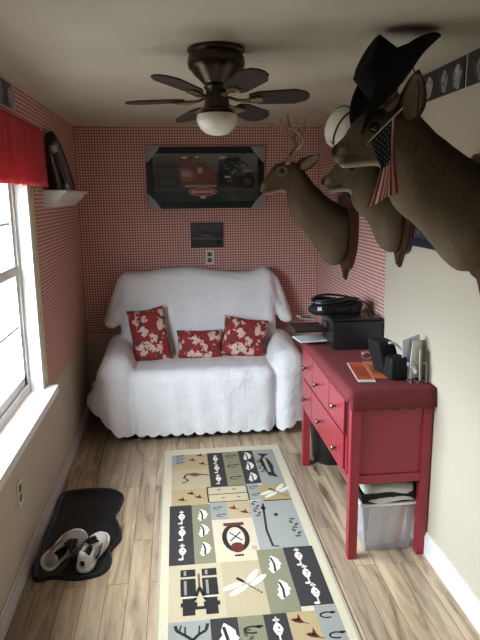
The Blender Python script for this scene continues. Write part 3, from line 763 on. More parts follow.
# ---- bins under the dresser
wb_ = empty('storage_bin', (1.765, 2.70, 0), 'clear plastic bin of papers under the near end of the dresser', 'bin')
def tbox(mb, w0, d0, w1, d1, z0, z1, t):
    def ring(w, d, z): return [(-w, -d, z), (w, -d, z), (w, d, z), (-w, d, z)]
    v = ring(w0, d0, z0)+ring(w1, d1, z1)+ring(w1-t, d1-t, z1)+ring(w0-t, d0-t, z0+t)
    f = [(3, 2, 1, 0)]+[(i, (i+1) % 4, (i+1) % 4+4, i+4) for i in range(4)]+[(i+4, (i+1) % 4+4, (i+1) % 4+8, i+8) for i in range(4)]+[(i+8, (i+1) % 4+8, (i+1) % 4+12, i+12) for i in range(4)]+[(12, 13, 14, 15)]
    return mb.add(v, f)
tbox(MB(), .112, .088, .142, .105, 0, .262, .004).build('bin_body', M['clear'], wb_)
b = MB()
for s in (-1, 1):
    b.box((-.150, s*.110-.006, .256), (.150, s*.110+.006, .268)); b.box((s*.145-.006, -.105, .256), (s*.145+.006, .105, .268))
b.build('rim', M['white'], wb_)
b = tbox(MB(), .140, .104, .152, .120, .267, .325, .006); b.build('liner', M['blackm'], wb_)
cols = [(.70, .70, .72), (.60, .62, .68), (.74, .72, .70), (.66, .66, .70), (.72, .36, .14), (.58, .60, .66), (.72, .72, .74)]
for i, (x, a) in enumerate(((-.07, .10), (-.04, .18), (-.01, .22), (.02, .15), (.055, .12), (-.055, -.1), (.03, .2))):
    y = -.064+.007*i if i < 5 else .02+.03*(i-5)
    nm = 'file_folder' if i == 4 else 'paper_sheet'
    o = MB().box((-.032, -.0015, 0), (.032, .0015, .23), T((1.765+x, 2.70+y, .008), 0, 0, a)).build(nm, mat('sheet_tint', cols[i], .6))
    if i == 4: tag(o, 'orange folder standing among white papers inside the clear bin', 'folder')
    else: tag(o, 'white paper standing on edge inside the clear bin under the dresser', 'paper', 'papers in the clear bin')
def cloth_layers():
    b = bmesh.new()
    mb = MB()
    for k, (w, d, ox, oy, rz) in enumerate(((.135, .105, .0, -.015, .0), (.125, .10, .012, -.012, .06), (.128, .10, -.006, -.02, -.05))):
        n = 16; V = []; 
        for top in (0, 1):
            for i in range(n+1):
                for j in range(n+1):
                    u, v = i/n*2-1, j/n*2-1
                    r = 1-.12*abs(u*v)**3
                    z = .318+k*.017+top*.017*(1-.6*abs(u)**8)*(1-.5*abs(v)**8)+.007*math.sin(u*4+k)+.005*math.sin(v*5-k)
                    z -= .045*max(0, -v)**3*(1 if k < 2 else .5)
                    c, s = math.cos(rz), math.sin(rz); X, Y = u*w*r, v*d*r
                    V.append((1.770+ox+X*c-Y*s, 2.70+oy+X*s+Y*c, z))
        m1 = n+1; Fc = []
        for i in range(n):
            for j in range(n):
                q = (i*m1+j, i*m1+j+1, (i+1)*m1+j+1, (i+1)*m1+j); Fc.append(q); Fc.append(tuple(x+m1*m1 for x in q[::-1]))
        ed = [i*m1 for i in range(m1)]+[n*m1+j for j in range(1, m1)]+[i*m1+n for i in range(n-1, -1, -1)]+[j for j in range(n-1, 0, -1)]
        for a, c2 in zip(ed, ed[1:]+ed[:1]): Fc.append((a, c2, c2+m1*m1, a+m1*m1))
        mb.add(V, Fc)
    o = mb.build('towel', M['towel'], None, True); tag(o, 'folded pale green towel lying on top of the clear bin', 'towel')
cloth_layers()
wb2 = MB().lathe([(.001, .004), (.10, 0), (.115, .02), (.135, .30), (.14, .31), (.128, .31), (.105, .03), (.001, .025)], (1.745, 3.68, 0), 36).build('waste_bin', M['blackp'], None, True)
tag(wb2, 'round black waste bin under the far end of the red dresser', 'bin')

# ================================================================== boot tray and sneakers
out = spline([(.045, 3.41), (.17, 3.435), (.32, 3.415), (.40, 3.33), (.395, 3.20), (.375, 3.10), (.41, 2.98), (.425, 2.86), (.385, 2.76), (.395, 2.66), (.36, 2.575), (.25, 2.545), (.14, 2.57), (.06, 2.56), (.022, 2.64), (.03, 2.78), (.022, 2.95), (.03, 3.1), (.022, 3.25), (.024, 3.35)], 6, True)
oc = np.array(out); cen = oc.mean(0); n = len(oc)
def ringat(k, z): return [(*(cen+(p-cen)*np.array([1-k/.19, 1-k/.43])), z) for p in oc]
rings = [ringat(0, 0), ringat(.002, .016), ringat(.006, .02), ringat(.014, .019), ringat(.02, .008), ringat(.03, .005), ringat(.12, .005)]
V = [p for r in rings for p in r]; Fc = []
for k in range(len(rings)-1): Fc += [(k*n+i, k*n+(i+1) % n, (k+1)*n+(i+1) % n, (k+1)*n+i) for i in range(n)]
Fc.append([(len(rings)-1)*n+i for i in range(n)]); Fc.append(list(range(n))[::-1])
o = MB().add(V, Fc).build('boot_tray', M['rubber'], None, True); tag(o, 'black rubber boot tray with wavy edge beside the left wall', 'tray')

def sneaker(mtx, up_m, label, side):
    r = empty('sneaker', (0, 0, 0), label, 'shoe', 'sneakers on the boot tray'); r.matrix_world = mtx
    def out2(P, g):
        x, y = P[..., 0], P[..., 1]
        cy = .006*np.sin((x)*14)
        hw = (.036+.014*np.exp(-((x-.195)/.07)**2)-.004*np.exp(-((x-.11)/.03)**2)+g)
        Q = np.stack([x, (y-cy)*.045/hw, P[..., 2]], -1)
        return Q
    def sole(P):
        Q = out2(P, .004); z = P[..., 2]
        d = cone(Q*np.array([1, 1, 0]), (.044, 0, 0), (.235, 0, 0), .045, .045)
        lift = .012*np.clip((P[..., 0]-.2)/.07, 0, 1)**2
        return smax(d, np.abs(z-.013-lift)-.013, .006)
    def upper(P):
        Q = out2(P, 0)
        d = ell(Q, (.20, 0, .025), (.078, .044, .038))
        d = smin(d, cone(Q, (.06, 0, .045), (.16, 0, .032), .042, .036), .03)
        d = smin(d, cone(Q, (.040, 0, .03), (.030, 0, .075), .038, .030), .02)
        d = smin(d, cone(Q, (.125, 0, .05), (.09, 0, .085), .022, .018), .02)
        hole = cone(P, (.046, 0, .088), (.098, 0, .088), .029, .025)
        hole = smin(hole, cone(P, (.05, 0, .05), (.12, 0, .045), .022, .018), .01)
        d = smax(d, -hole, .008)
        return smax(d, .018-P[..., 2], .004)
    V, Fc = nets(sole, (-.01, -.065, -.01), (.295, .065, .05), .0045); npmesh('sole', smooth_v(V, Fc, 1), Fc, M['sole'], r)
    V, Fc = nets(upper, (-.01, -.06, .005), (.29, .06, .12), .0045); npmesh('upper', smooth_v(V, Fc, 1), Fc, up_m, r)
    V, Fc = nets(lambda P: cone(P*np.array([1, 1, 1.0]), (.06, 0, .034), (.11, 0, .036), .022, .018), (.02, -.04, 0), (.15, .04, .08), .006); npmesh('insole', V, Fc, M['blackm'], r)
    MB().tube(spline([(.168, 0, .062), (.14, 0, .074), (.11, 0, .088), (.092, 0, .102)]), .0125, 8).build('tongue', M['blackm'], r, True)
    b = MB()
    for k in range(5):
        x = .172-.019*k; z = .066+.009*k; b.tube([(x-.004, -.024, z-.012), (x, 0, z+.013), (x+.004, .024, z-.012)], .0036, 6); b.tube([(x+.004, -.024, z-.012), (x-.008, 0, z+.015), (x-.006, .024, z-.008)], .0028, 6)
    b.build('laces', M['blackm'] if up_m is M['sneaker'] else M['blackp'], r, True)
    if side > 0: MB().box((-.005, -.009, .040), (.012, .009, .062), bev=.004).build('heel_patch', M['blackm'], r, True)
    for s in (-1, 1):
        b = MB(); P_ = [(.055, .034), (.085, .028), (.12, .034), (.165, .050), (.12, .044), (.088, .041), (.066, .046)]
        b.prism(P_, 0, .0025, lambda u, v, h, s=s: (u, s*(.0405+h-.15*(v-.03)), v)); b.build('side_mark', M['blackm'], r)
sneaker(T((.272, 2.585, .008), 1.38, 0, 0) @ Matrix.Scale(1.08, 4), M['sneaker'], 'white sneaker standing upright with black laces on the boot tray', 1)
sneaker(T((.085, 2.59, .050), 1.08, .85, 0) @ Matrix.Scale(1.08, 4), M['greymesh'], 'light grey sneaker tipped on its side next to the left wall', -1)

# ================================================================== ceiling fan
FX, FY = .935, 2.42
fan = empty('ceiling_fan', (FX, FY, H), 'six-bladed bronze ceiling fan with a round white light globe', 'ceiling fan')
MB().lathe([(.001, 0), (.108, 0), (.110, -.012), (.100, -.02), (.108, -.035), (.110, -.055), (.106, -.072), (.096, -.080), (.082, -.098), (.066, -.112), (.052, -.128), (.001, -.132)], (0, 0, -.001), 48).build('motor_housing', M['bronze'], fan, True)
MB().lathe([(.001, -.131), (.045, -.131), (.05, -.14), (.042, -.155), (.048, -.20), (.052, -.215), (.062, -.222), (.064, -.232), (.001, -.234)], (0, 0, 0), 40).build('switch_housing', M['bronze'], fan, True)
MB().lathe([(.058, -.235), (.076, -.24), (.080, -.252), (.078, -.27), (.066, -.293), (.045, -.310), (.02, -.318), (.001, -.319)], (0, 0, 0), 44).build('light_globe', M['opal'], fan, True)
for k in range(6):
    a = math.radians(-9-60*k); tilt = Matrix.Rotation(-.13, 4, 'X')
    R = Matrix.Translation((0, 0, -.185)) @ tilt @ Matrix.Rotation(a, 4, 'Z')
    ol = [(.125, -.030), (.16, -.048), (.30, -.056), (.342, -.036), (.356, -.012), (.356, .012), (.342, .036), (.30, .056), (.16, .048), (.125, .030)]
    pitch = Matrix.Rotation(math.radians(-10), 4, 'X')
    bld = MB().prism(ol, -.003, .003, lambda u, v, h: R @ (pitch @ Vector((u, v, h)))).build('blade', M['blade'], fan)
    b = MB(); b.tube([R @ Vector((.04, 0, .01)), R @ Vector((.075, .0, -.004)), R @ Vector((.11, .012, -.008)), R @ (pitch @ Vector((.16, .02, -.008)))], .006, 8)
    b.tube([R @ Vector((.075, 0, -.004)), R @ Vector((.11, -.014, -.010)), R @ (pitch @ Vector((.16, -.02, -.008)))], .005, 8)
    b.prism([(.13, -.022), (.175, -.018), (.175, .018), (.13, .022)], -.010, -.0032, lambda u, v, h: R @ (pitch @ Vector((u, v, h))))
    b.build('blade_bracket', M['brass'], bld, True)

# ================================================================== valance, shelf, left pictures
def valance():
    y0, y1 = 1.60, 3.42; n = 260; rows = 14; V = []
    for j in range(rows+1):
        t = j/rows
        for i in range(n+1):
            y = y0+(y1-y0)*i/n
            a = (.008+.012*t)
            x = .062+a*math.sin(y*62+.8*math.sin(y*9))+.006*math.sin(y*23)
            z = 2.115-t*.30+.005*math.sin(y*31)*t
            if j == 0: x = .056
            V.append((x, y, z))
    Fc = [(j*(n+1)+i, j*(n+1)+i+1, (j+1)*(n+1)+i+1, (j+1)*(n+1)+i) for j in range(rows) for i in range(n)]
    me = bpy.data.meshes.new('valance'); me.from_pydata(V, [], Fc); me.update()
    o = link('valance', me, M['valance'], None, True); md = o.modifiers.new('thickness', 'SOLIDIFY'); md.thickness = .0025
    tag(o, 'gathered red cotton valance hanging above the left window', 'curtain')
    r = empty('curtain_rod', (0, 0, 0), 'white curtain rod carrying the red valance above the window', 'curtain rod')
    MB().tube([(.044, 1.58, 2.105), (.044, 3.44, 2.105)], .005, 10).build('rod', M['white'], r, True)
    for y in (1.59, 3.43): MB().box((.0, y-.008, 2.09), (.056, y+.008, 2.115)).build('bracket', M['white'], r)
valance()
hk = MB().tube([(0, 3.39, 1.80), (.02, 3.39, 1.80), (.022, 3.39, 1.775)], .004, 8).build('wall_hook', M['white'], None, True); tag(hk, 'small white hook on the wall below the end of the red valance', 'hook')

sh = empty('wall_shelf', (0, 3.64, 1.70), 'small white moulded shelf on the left wall beyond the window', 'shelf')
MB().box((0, 0, .078), (.135, .88, .096), bev=.003).build('shelf_board', M['white'], sh)
MB().prism([(0, 0), (.05, 0), (.062, .015), (.075, .03), (.10, .05), (.115, .078), (0, .078)], .015, .865, lambda u, v, h: (u, h, v)).build('crown_moulding', M['white'], sh, False)
# arched board leaning on the shelf, and dark rounded piece in front
bd = empty('arched_board', (0, 0, 0), 'dark grey arched board leaning against the wall on the white shelf', 'board')
arc = [(3.70, 0), (3.70, .22), (3.74, .30), (3.82, .335), (3.95, .30), (4.06, .22), (4.13, .11), (4.15, 0)]
MB().prism(spline(arc, 5), 0, .015, lambda u, v, h: (.085+h-.18*v, u, 1.797+v)).build('panel', mat('grey_brown_board', (.16, .13, .115), .6, var=.2), bd)
MB().tube([(.105-.18*v, u, 1.803+v) for u, v in spline(arc, 5)], .006, 6).build('edge_band', M['bronze'], bd, True)
lo = empty('duster', (0, 0, 0), 'black stick with rounded black head and pale collar leaning on the white shelf', 'duster')
p0, p1 = Vector((.118, 3.78, 1.805)), Vector((.065, 3.665, 2.09))
MB().tube([p0, p0.lerp(p1, .12)], [.014, .014], 12).build('foot', M['card'], lo, True)
MB().tube([p0.lerp(p1, .12), p0.lerp(p1, .45), p0.lerp(p1, .74)], [.016, .018, .014], 12).build('handle', M['blackp'], lo, True)
MB().tube([p0.lerp(p1, .74), p0.lerp(p1, .86)], [.018, .02], 14).build('collar', M['card'], lo, True)
V, Fc = nets(lambda P: ell(P, (0, 0, 0), (.028, .030, .038)), (-.05, -.05, -.05), (.05, .05, .05), .006); npmesh('head', V+np.array(p1), Fc, M['blackm'], lo)

def strip(name, side, y0, y1, z0, z1, seed, label, mat_w=0, grp='pictures along the ceiling edge'):
    random.seed(seed)
    fn = (lambda u, v, h: (h, u, v)) if side == 'L' else (lambda u, v, h: (W-h, u, v))
    A = Art(fn)
    if mat_w: A.box(y0, z0, y1+mat_w, z1, 0, .004, (.40, .38, .33))
    A.box(y0, z0+.004, y1, z1-.004, 0, .006, (.025, .026, .028))
    x = y0+.06
    k = 0
    while x < y1-.03:
        w = random.uniform(.03, .05); c = random.choice([(.20, .20, .19), (.12, .12, .12), (.28, .27, .25)])
        zc = (z0+z1)/2-.01
        pts = [(x+w*(1+.2*math.sin(3*t))*math.cos(t), zc+(z1-z0)*.36*(1+.15*math.sin(2*t+k))*math.sin(t)) for t in np.linspace(0, 2*PI, 17)[:-1]]
        A.poly(pts, c, .0065); A.ellipse(x, zc+(z1-z0)*.22, w*.55, .022, tuple(v*1.5 for v in c), .007)
        for q in range(5): A.ellipse(x+random.uniform(-.8, .8)*w, zc+random.uniform(-.03, .035), random.uniform(.004, .010), random.uniform(.006, .016), tuple(v*random.choice((.35, .6, 1.3)) for v in c), .0072+.0001*q, rot=random.uniform(0, 3))
        A.line([(x+w, zc-.03), (x+w*1.7, zc+.04)], .008, (.09, .09, .09), .0068)
        x += random.uniform(.12, .17); k += 1
    tag(A.build(name, M['printed']), label, 'picture', grp)
strip('photo_print', 'R', 2.445, 3.06, 2.165, 2.298, 3, 'black and white picture strip behind the black hat near the ceiling')
strip('photo_print', 'R', 1.80, 2.425, 2.165, 2.298, 5, 'black and white picture strip at the right edge above the nearest deer')
strip('photo_print', 'L', 2.40, 3.10, 2.165, 2.285, 8, 'black and white picture with pale border above the red valance', mat_w=.055)

# ================================================================== framed poster on the back wall
fp = empty('framed_poster', (0, 0, 0), 'wide black framed poster with grey card corners high on the back wall', 'picture frame')
fx0, fx1, fz0, fz1 = .548, 1.487, 1.655, 2.135; yw = D
b = MB(); t = .05
b.box((fx0, yw-.028, fz0), (fx1, yw-.002, fz0+t), bev=.003).box((fx0, yw-.028, fz1-t), (fx1, yw-.002, fz1), bev=.003).box((fx0, yw-.028, fz0+t), (fx0+t, yw-.002, fz1-t), bev=.003).box((fx1-t, yw-.028, fz0+t), (fx1, yw-.002, fz1-t), bev=.003)
b.build('frame', M['fblk'], fp)
A = Art(lambda u, v, h: (fx0+t+u*(fx1-fx0-2*t), yw-.012-h, fz0+t+v*(fz1-fz0-2*t)))
A.box(0, 0, 1, 1, 0, .001, (.055, .075, .08))
A.rect(0, .62, 1, 1, (.10, .115, .12), .0014); A.rect(0, .28, 1, .62, (.07, .06, .055), .0014); A.rect(0, 0, 1, .22, (.035, .055, .055), .0016)
A.poly([(.02, .95), (.22, .97), (.27, .55), (.22, .30), (.02, .35)], (.06, .07, .07), .0017)
A.ellipse(.14, .42, .115, .12, (.035, .045, .045), .002); A.ellipse(.14, .42, .085, .08, (.06, .075, .075), .0022)
A.poly([(.22, .92), (.42, .95), (.50, .82), (.52, .36), (.25, .32), (.24, .6)], (.13, .07, .06), .0018)
A.poly([(.25, .70), (.34, .74), (.36, .62), (.40, .45), (.27, .42)], (.20, .09, .07), .002); A.ellipse(.30, .56, .035, .06, (.17, .14, .13), .0022)
A.poly([(.40, .74), (.56, .74), (.60, .55), (.60, .40), (.40, .40)], (.15, .06, .05), .0022); A.rect(.42, .60, .47, .72, (.30, .26, .24), .0024)
A.ellipse(.30, .92, .03, .025, (.4, .38, .36), .0024); A.ellipse(.42, .93, .02, .02, (.35, .34, .33), .0024); A.ellipse(.66, .92, .03, .025, (.35, .36, .32), .0024)
A.poly([(.62, .86), (.80, .94), (.90, .80), (.97, .45), (.95, .30), (.62, .32)], (.025, .03, .034), .002)
for i in range(26):
    random.seed(i); A.ellipse(.66+.26*random.random(), .38+.45*random.random(), .012+.01*random.random(), .02, random.choice([(.09, .10, .10), (.14, .15, .15), (.05, .055, .06)]), .0024+.00002*i)
A.ellipse(.90, .42, .07, .14, (.015, .016, .018), .0032); A.ellipse(.90, .42, .04, .08, (.06, .06, .06), .0035)
A.rect(.68, .50, .74, .54, (.35, .33, .25), .0036); A.rect(.86, .62, .94, .67, (.20, .20, .18), .0036)
A.rect(.30, .31, .60, .36, (.28, .22, .18), .0026)
A.ellipse(.47, .215, .135, .085, (.45, .36, .32), .003); A.ellipse(.47, .215, .125, .072, (.30, .03, .03), .0033)
for i in range(9): A.rect(.365+.024*i, .185, .378+.024*i, .25, (.55, .45, .40), .0036)
A.ellipse(.47, .11, .03, .04, (.45, .36, .32), .003)
A.c = [tuple(min(1, v*1.7) for v in c) for c in A.c]
A.build('print', M['printed'], fp)
MB().box((fx0+t, yw-.019, fz0+t), (fx1-t, yw-.0175, fz1-t)).build('glazing', M['glass'], fp)
k = .085
for sx, sz, X, Z in ((1, 1, fx0-.004, fz0-.004), (-1, 1, fx1+.004, fz0-.004), (1, -1, fx0-.004, fz1+.004), (-1, -1, fx1+.004, fz1+.004)):
    MB().prism([(0, 0), (k*1.35, 0), (k*1.05, k*.45), (k*.62, k*.95), (k*.15, k*1.45), (0, k*1.45)], 0, .034, lambda u, v, h: (X+sx*u, yw-h-.001, Z+sz*v)).build('corner_guard', M['card'], fp)
pc = empty('small_picture', (0, 0, 0), 'small dark unframed picture below the black framed poster', 'picture')
A = Art(lambda u, v, h: (.883+u*.267, yw-.001-h, 1.338+v*.203))
A.box(0, 0, 1, 1, 0, .012, (.018, .018, .02)); A.rect(.02, .03, .98, .97, (.04, .04, .045), .0124)
A.poly([(.02, .60), (.35, .74), (.6, .62), (.98, .70), (.98, .97), (.02, .97)], (.075, .07, .08), .0127)
A.poly([(.02, .33), (.98, .30), (.98, .38), (.02, .42)], (.10, .09, .10), .0129); A.poly([(.1, .55), (.5, .50), (.8, .45), (.5, .44)], (.13, .12, .13), .0131)
A.rect(.80, .15, .92, .42, (.012, .012, .013), .0133); A.ellipse(.86, .35, .04, .03, (.2, .18, .18), .0135)
A.build('canvas', M['printed'], pc)

def outlet(c, n, label):
    r = empty('wall_outlet', c, label, 'outlet')
    ax = n
    def bx(mb, a0, a1, z0, z1, d0, d1, bev=0):
        if ax == 'y': return mb.box((a0, -d1, z0), (a1, -d0, z1), bev=bev)
        return mb.box((d0, a0, z0), (d1, a1, z1), bev=bev)
    bx(MB(), -.036, .036, -.058, .058, 0, .006, .002).build('cover_plate', M['ivory'], r)
    for z in (-.024, .024):
        s = bx(MB(), -.018, .018, z-.016, z+.016, .006, .009, .002).build('socket', M['blackp'], r)
        for a in (-.007, .007): bx(MB(), a-.0015, a+.0015, z-.006, z+.006, .009, .0096).build('slot', M['ivory'], s)
outlet((1.035, D, 1.258), 'y', 'ivory wall outlet between the small picture and the loveseat back')
outlet((0, 2.64, .415), 'x', 'ivory wall outlet low on the left wall below the window')

# framed picture on the right wall, mostly behind the nearest deer
rf = empty('picture_frame', (0, 0, 0), 'dark blue framed picture on the right wall behind the nearest deer', 'picture frame')
b = MB(); ya, yb2, za, zb = 2.585, 3.0, 1.50, 1.86
b.box((W-.022, ya, za), (W-.002, yb2, za+.035)).box((W-.022, ya, zb-.035), (W-.002, yb2, zb)).box((W-.022, ya, za+.035), (W-.002, ya+.035, zb-.035)).box((W-.022, yb2-.035, za+.035), (W-.002, yb2, zb-.035))
b.build('frame', mat('navy_frame', (.012, .016, .028), .35), rf)
A = Art(lambda u, v, h: (W-.006-h, u, v)); A.box(ya+.03, za+.03, yb2-.03, zb-.03, 0, .002, (.04, .045, .06))
for i in range(10):
    random.seed(i+40); A.ellipse(random.uniform(ya+.07, yb2-.07), random.uniform(za+.06, zb-.06), .02, .012, random.choice([(.4, .4, .42), (.1, .1, .13), (.25, .22, .2)]), .0024+.0001*i)
A.build('print', M['printed'], rf)

# ================================================================== deer mounts
def deer(yc, zc, g, label, plq, yaw=0):
    """local frame: +x out of the wall, +y towards the room's near end, +z up"""
    root = empty('deer_mount', (W, yc, zc), label, 'taxidermy', 'mounted deer heads on the right wall', rot=(0, 0, PI))
    hw, zt, zb_ = plq
    ol = [(0, zb_), (.05, zb_+.07), (.13, zb_+.10), (hw*.9, zb_+.22), (hw, (zt+zb_)/2+.02), (hw*.93, zt-.10), (hw*.7, zt-.05), (hw*.45, zt-.06), (.06, zt-.01), (0, zt)]
    full = ol+[(-a, b) for a, b in ol[::-1][1:-1]]
    full = spline(full, 3, True)
    m = MB(); m.prism(full, .003, .018, lambda u, v, h: (h, u, v)); m.prism([(a*.93, (zt+zb_)/2+(b-(zt+zb_)/2)*.95) for a, b in full], .018, .028, lambda u, v, h: (h, u, v))
    m.build('plaque', M['woodplq'], root)
    N = {k: np.array(v, float) for k, v in g['j'].items()}
    def rot(P):   # head turn about the vertical through the skull
        if not yaw: return P
        w = np.clip((P[..., 0]-g['turn0'])/.12, 0, 1)*yaw
        c, s = np.cos(-w), np.sin(-w); X, Y = P[..., 0]-g['turn0'], P[..., 1]
        return np.stack([g['turn0']+X*c-Y*s, X*s+Y*c, P[..., 2]], -1)
    eyeP = [N['skull']+np.array([g.get('ex', .035), s*.058, .022]) for s in (-1, 1)]
    def f(P):
        P0 = P; P = rot(P)
        d = cone(P, N['chest'], N['neck'], g['rc'], g['rn'], (1, .80, 1))
        d = smin(d, cone(P, N['neck'], N['poll'], g['rn'], g['rp'], (1, .82, 1)), .05)
        d = smin(d, ell(P, N['low'], (.09, .085, .13)), .06)
        d = smin(d, ell(P, N['skull'], (.104, .068, .085)), .035)
        d = smin(d, cone(P, N['skull']+np.array([.03, 0, .005]), N['muz'], .060, g.get('rm', .034), (1, .80, 1)), .03)
        d = smin(d, cone(P, N['jaw'], N['chin'], .042, .020, (1, .72, 1)), .025)
        for s in (-1, 1):
            d = smin(d, ell(P, N['skull']+np.array([g.get('ex', .035)-.005, s*.05, .038]), (.034, .018, .016)), .02)
            d = smax(d, -(np.linalg.norm(P-(eyeP[(s+1)//2]+np.array([.0, s*.010, 0])), axis=-1)-.016), .012)
            d = smax(d, -(np.linalg.norm(P-(N['muz']+np.array([.030, s*.020, .004])), axis=-1)-.006), .008)
        # mouth line
        m0 = np.abs(P[..., 2]-(N['chin'][2]+.021+(.0)*(P[..., 0])))-.002
        d = smax(d, -smax(m0, -(P[..., 0]-(N['chin'][0]-.05)), .004), .004)
        d = d+.0025*noise3(P, 45, 1)*(P[..., 0] < N['poll'][0])
        return smax(d, .028-P0[..., 0], .004)
    V, Fc = nets(f, (.02, -.27, -.42), (.72, .27, .56), .0085)
    V = smooth_v(V, Fc, 1)
    P = rot(V)
    base = np.array([.100, .070, .042]); dark = np.array([.036, .024, .015]); pale = np.array([.26, .20, .13]); white = np.array([.42, .37, .28]); blk = np.array([.012, .010, .010])
    col = np.tile(base, (len(V), 1)); nz = noise3(P, 30, 8)[:, None]*.07+1
    def mixin(col, c, w): w = np.clip(w, 0, 1)[:, None]; return col*(1-w)+c*w
    # darker along the crest of the neck and on the forehead and bridge
    axisz = np.interp(P[:, 0], [N['chest'][0], N['neck'][0], N['poll'][0], N['skull'][0], N['muz'][0]], [N['chest'][2], N['neck'][2], N['poll'][2], N['skull'][2], N['muz'][2]])
    col = mixin(col, dark, (P[:, 2]-axisz-.04)*10)
    col = mixin(col, pale, (axisz-.07-P[:, 2])*5*(P[:, 0] < N['poll'][0]+.05)*.6)
    dj = cone(P, N['jaw']-np.array([.02, 0, .035]), N['chin']-np.array([0, 0, .015]), .03, .02); col = mixin(col, white, -dj*60+.3)
    for e in eyeP:
        r = np.linalg.norm(P-e, axis=1); col = mixin(col, pale, (.040-r)*50*g.get('ring', .3)); col = mixin(col, blk, (.0215-r)*200)
    r = np.linalg.norm((P-(N['muz']+np.array([.03, 0, .006])))/np.array([1.1, 1, 1]), axis=1); col = mixin(col, pale, (.052-r)*60*(P[:, 2] < N['muz'][2]+.02)); col = mixin(col, blk, (.030-r)*120)
    m0 = np.abs(P[:, 2]-N['chin'][2]-.021); col = mixin(col, blk, (.004-m0)*300*.6*(P[:, 0] > N['chin'][0]-.04))
    col = col*nz
    npmesh('body', V, Fc, M['hide'], root, col)
    def unrot(p):
        p = np.array(p, float)
        if not yaw: return p
        for _ in range(1):
            w = np.clip((p[0]-g['turn0'])/.12, 0, 1)*yaw; c, s = math.cos(w), math.sin(w); X, Y = p[0]-g['turn0'], p[1]
            return np.array([g['turn0']+X*c-Y*s, X*s+Y*c, p[2]])
    for i, s in enumerate((-1, 1)):
        V, Fc = nets(lambda Q: np.linalg.norm(Q, axis=-1)-.0155, (-.03,)*3, (.03,)*3, .004)
        npmesh('eye', V+unrot(eyeP[i]+np.array([0, s*.0, 0])), Fc, M['eye'], root)
    # ears: leaf-shaped cups
    for s in (-1, 1):
        E0 = N['poll']+np.array(g['ear0'])*np.array([1, s, 1]); tip = np.array(g['ear'])*np.array([1, s, 1]); L = np.linalg.norm(tip); t_ = tip/L
        op = np.array(g['open'])*np.array([1, s, 1]); op = op-t_*(op@t_); op /= np.linalg.norm(op); sd = np.cross(t_, op)
        n1, n2 = 16, 14; V = []; col = []; ew = g.get('ew', .038)
        for layer in (0, 1):
            for i in range(n1+1):
                u = i/n1; wd_ = ew*(math.sin(PI*min(1, u**.75*.97+.03))**.75*.95+.12*(1-u)**3)
                for j in range(n2+1):
                    a = (j/n2*2-1)*1.25*(1-.35*u)
                    rr = wd_; off = sd*rr*math.sin(a)/math.sin(1.25*(1-.35*u))*1.0 + op*(-rr*.75*math.cos(a)+rr*.3)
                    p = E0+t_*(u*L)+off*(1 if layer == 0 else .90)+(op*.002 if layer else 0)
                    V.append(unrot(p) if 1 else p)
                    e_ = abs(j/n2*2-1); q = np.array([.13, .09, .055]) if layer == 0 else (np.array([.20, .155, .10]) if e_ < .66 else np.array([.07, .05, .035]))
                    if e_ > .93 or u > .93: q = np.array([.025, .02, .017])
                    col.append(q)
        m2 = n2+1; o2 = (n1+1)*m2; Fc = []
        for i in range(n1):
            for j in range(n2):
                q = (i*m2+j, i*m2+j+1, (i+1)*m2+j+1, (i+1)*m2+j); Fc.append(q[::-1]); Fc.append(tuple(x+o2 for x in q))
            for j in (0, n2): Fc.append((i*m2+j, (i+1)*m2+j, (i+1)*m2+j+o2, i*m2+j+o2))
        npmesh('ear', np.array(V), np.array(Fc), M['hide'], root, np.array(col))
    # antlers
    for s in (-1, 1):
        b = MB()
        for k, path in enumerate(g['antler']):
            pts = spline([tuple(unrot(N['poll']+np.array(p)*np.array([1, s, 1]))) for p in path], 6)
            r0, r1 = (.017, .004) if k == 0 else (.0095, .002); n_ = len(pts)
            b.tube(pts, [r0+(r1-r0)*(i/(n_-1))**.8+(.004*math.exp(-i) if k == 0 else 0) for i in range(n_)], 10)
        b.build('antler', M['antler'], root, True)
    return root

# deer 1 (farthest)
deer(4.05, 1.50, dict(j=dict(chest=(.085, 0, 0), neck=(.275, 0, .16), poll=(.395, 0, .378), low=(.10, 0, -.10), skull=(.44, 0, .385), muz=(.592, 0, .308), jaw=(.435, 0, .322), chin=(.572, 0, .270)),
     rc=.175, rn=.125, rp=.085, ring=.9, turn0=.36, ear0=(-.045, .055, .045), ear=(-.11, .09, .085), open=(.3, .75, -.2), ew=.040,
     antler=[[(.05, .03, .06), (-.01, .07, .15), (-.045, .11, .20), (-.03, .13, .25), (.05, .13, .30), (.14, .10, .335)],
             [(-.03, .125, .24), (-.055, .12, .30), (-.06, .10, .36)], [(.045, .13, .30), (.055, .125, .36), (.05, .11, .385)], [(-.045, .105, .195), (-.04, .10, .24), (.0, .10, .36)], [(.02, .055, .10), (.05, .06, .14), (.07, .055, .17)]]),
     'mounted deer head with branching antlers farthest along the right wall', (.245, .30, -.335), yaw=0)
# deer 2
deer(3.05, 1.70, dict(j=dict(chest=(.065, 0, -.02), neck=(.165, 0, .05), poll=(.225, 0, .16), low=(.06, 0, -.12), skull=(.265, 0, .165), muz=(.41, 0, .112), jaw=(.25, 0, .115), chin=(.385, 0, .078)),
     rc=.135, rn=.105, rp=.08, turn0=.20, ear0=(-.035, .05, .045), ear=(-.10, .09, .06), open=(.3, .6, -.2), ew=.036,
     antler=[[(.03, .03, .05), (.01, .08, .13), (.04, .11, .18), (.10, .12, .23), (.16, .11, .26)], [(.05, .115, .19), (.05, .12, .26), (.045, .11, .315)], [(.12, .12, .245), (.15, .11, .29), (.17, .10, .325)]]),
     'mounted deer head in the middle, a white cap hanging on its antlers', (.20, .26, -.33), yaw=0)
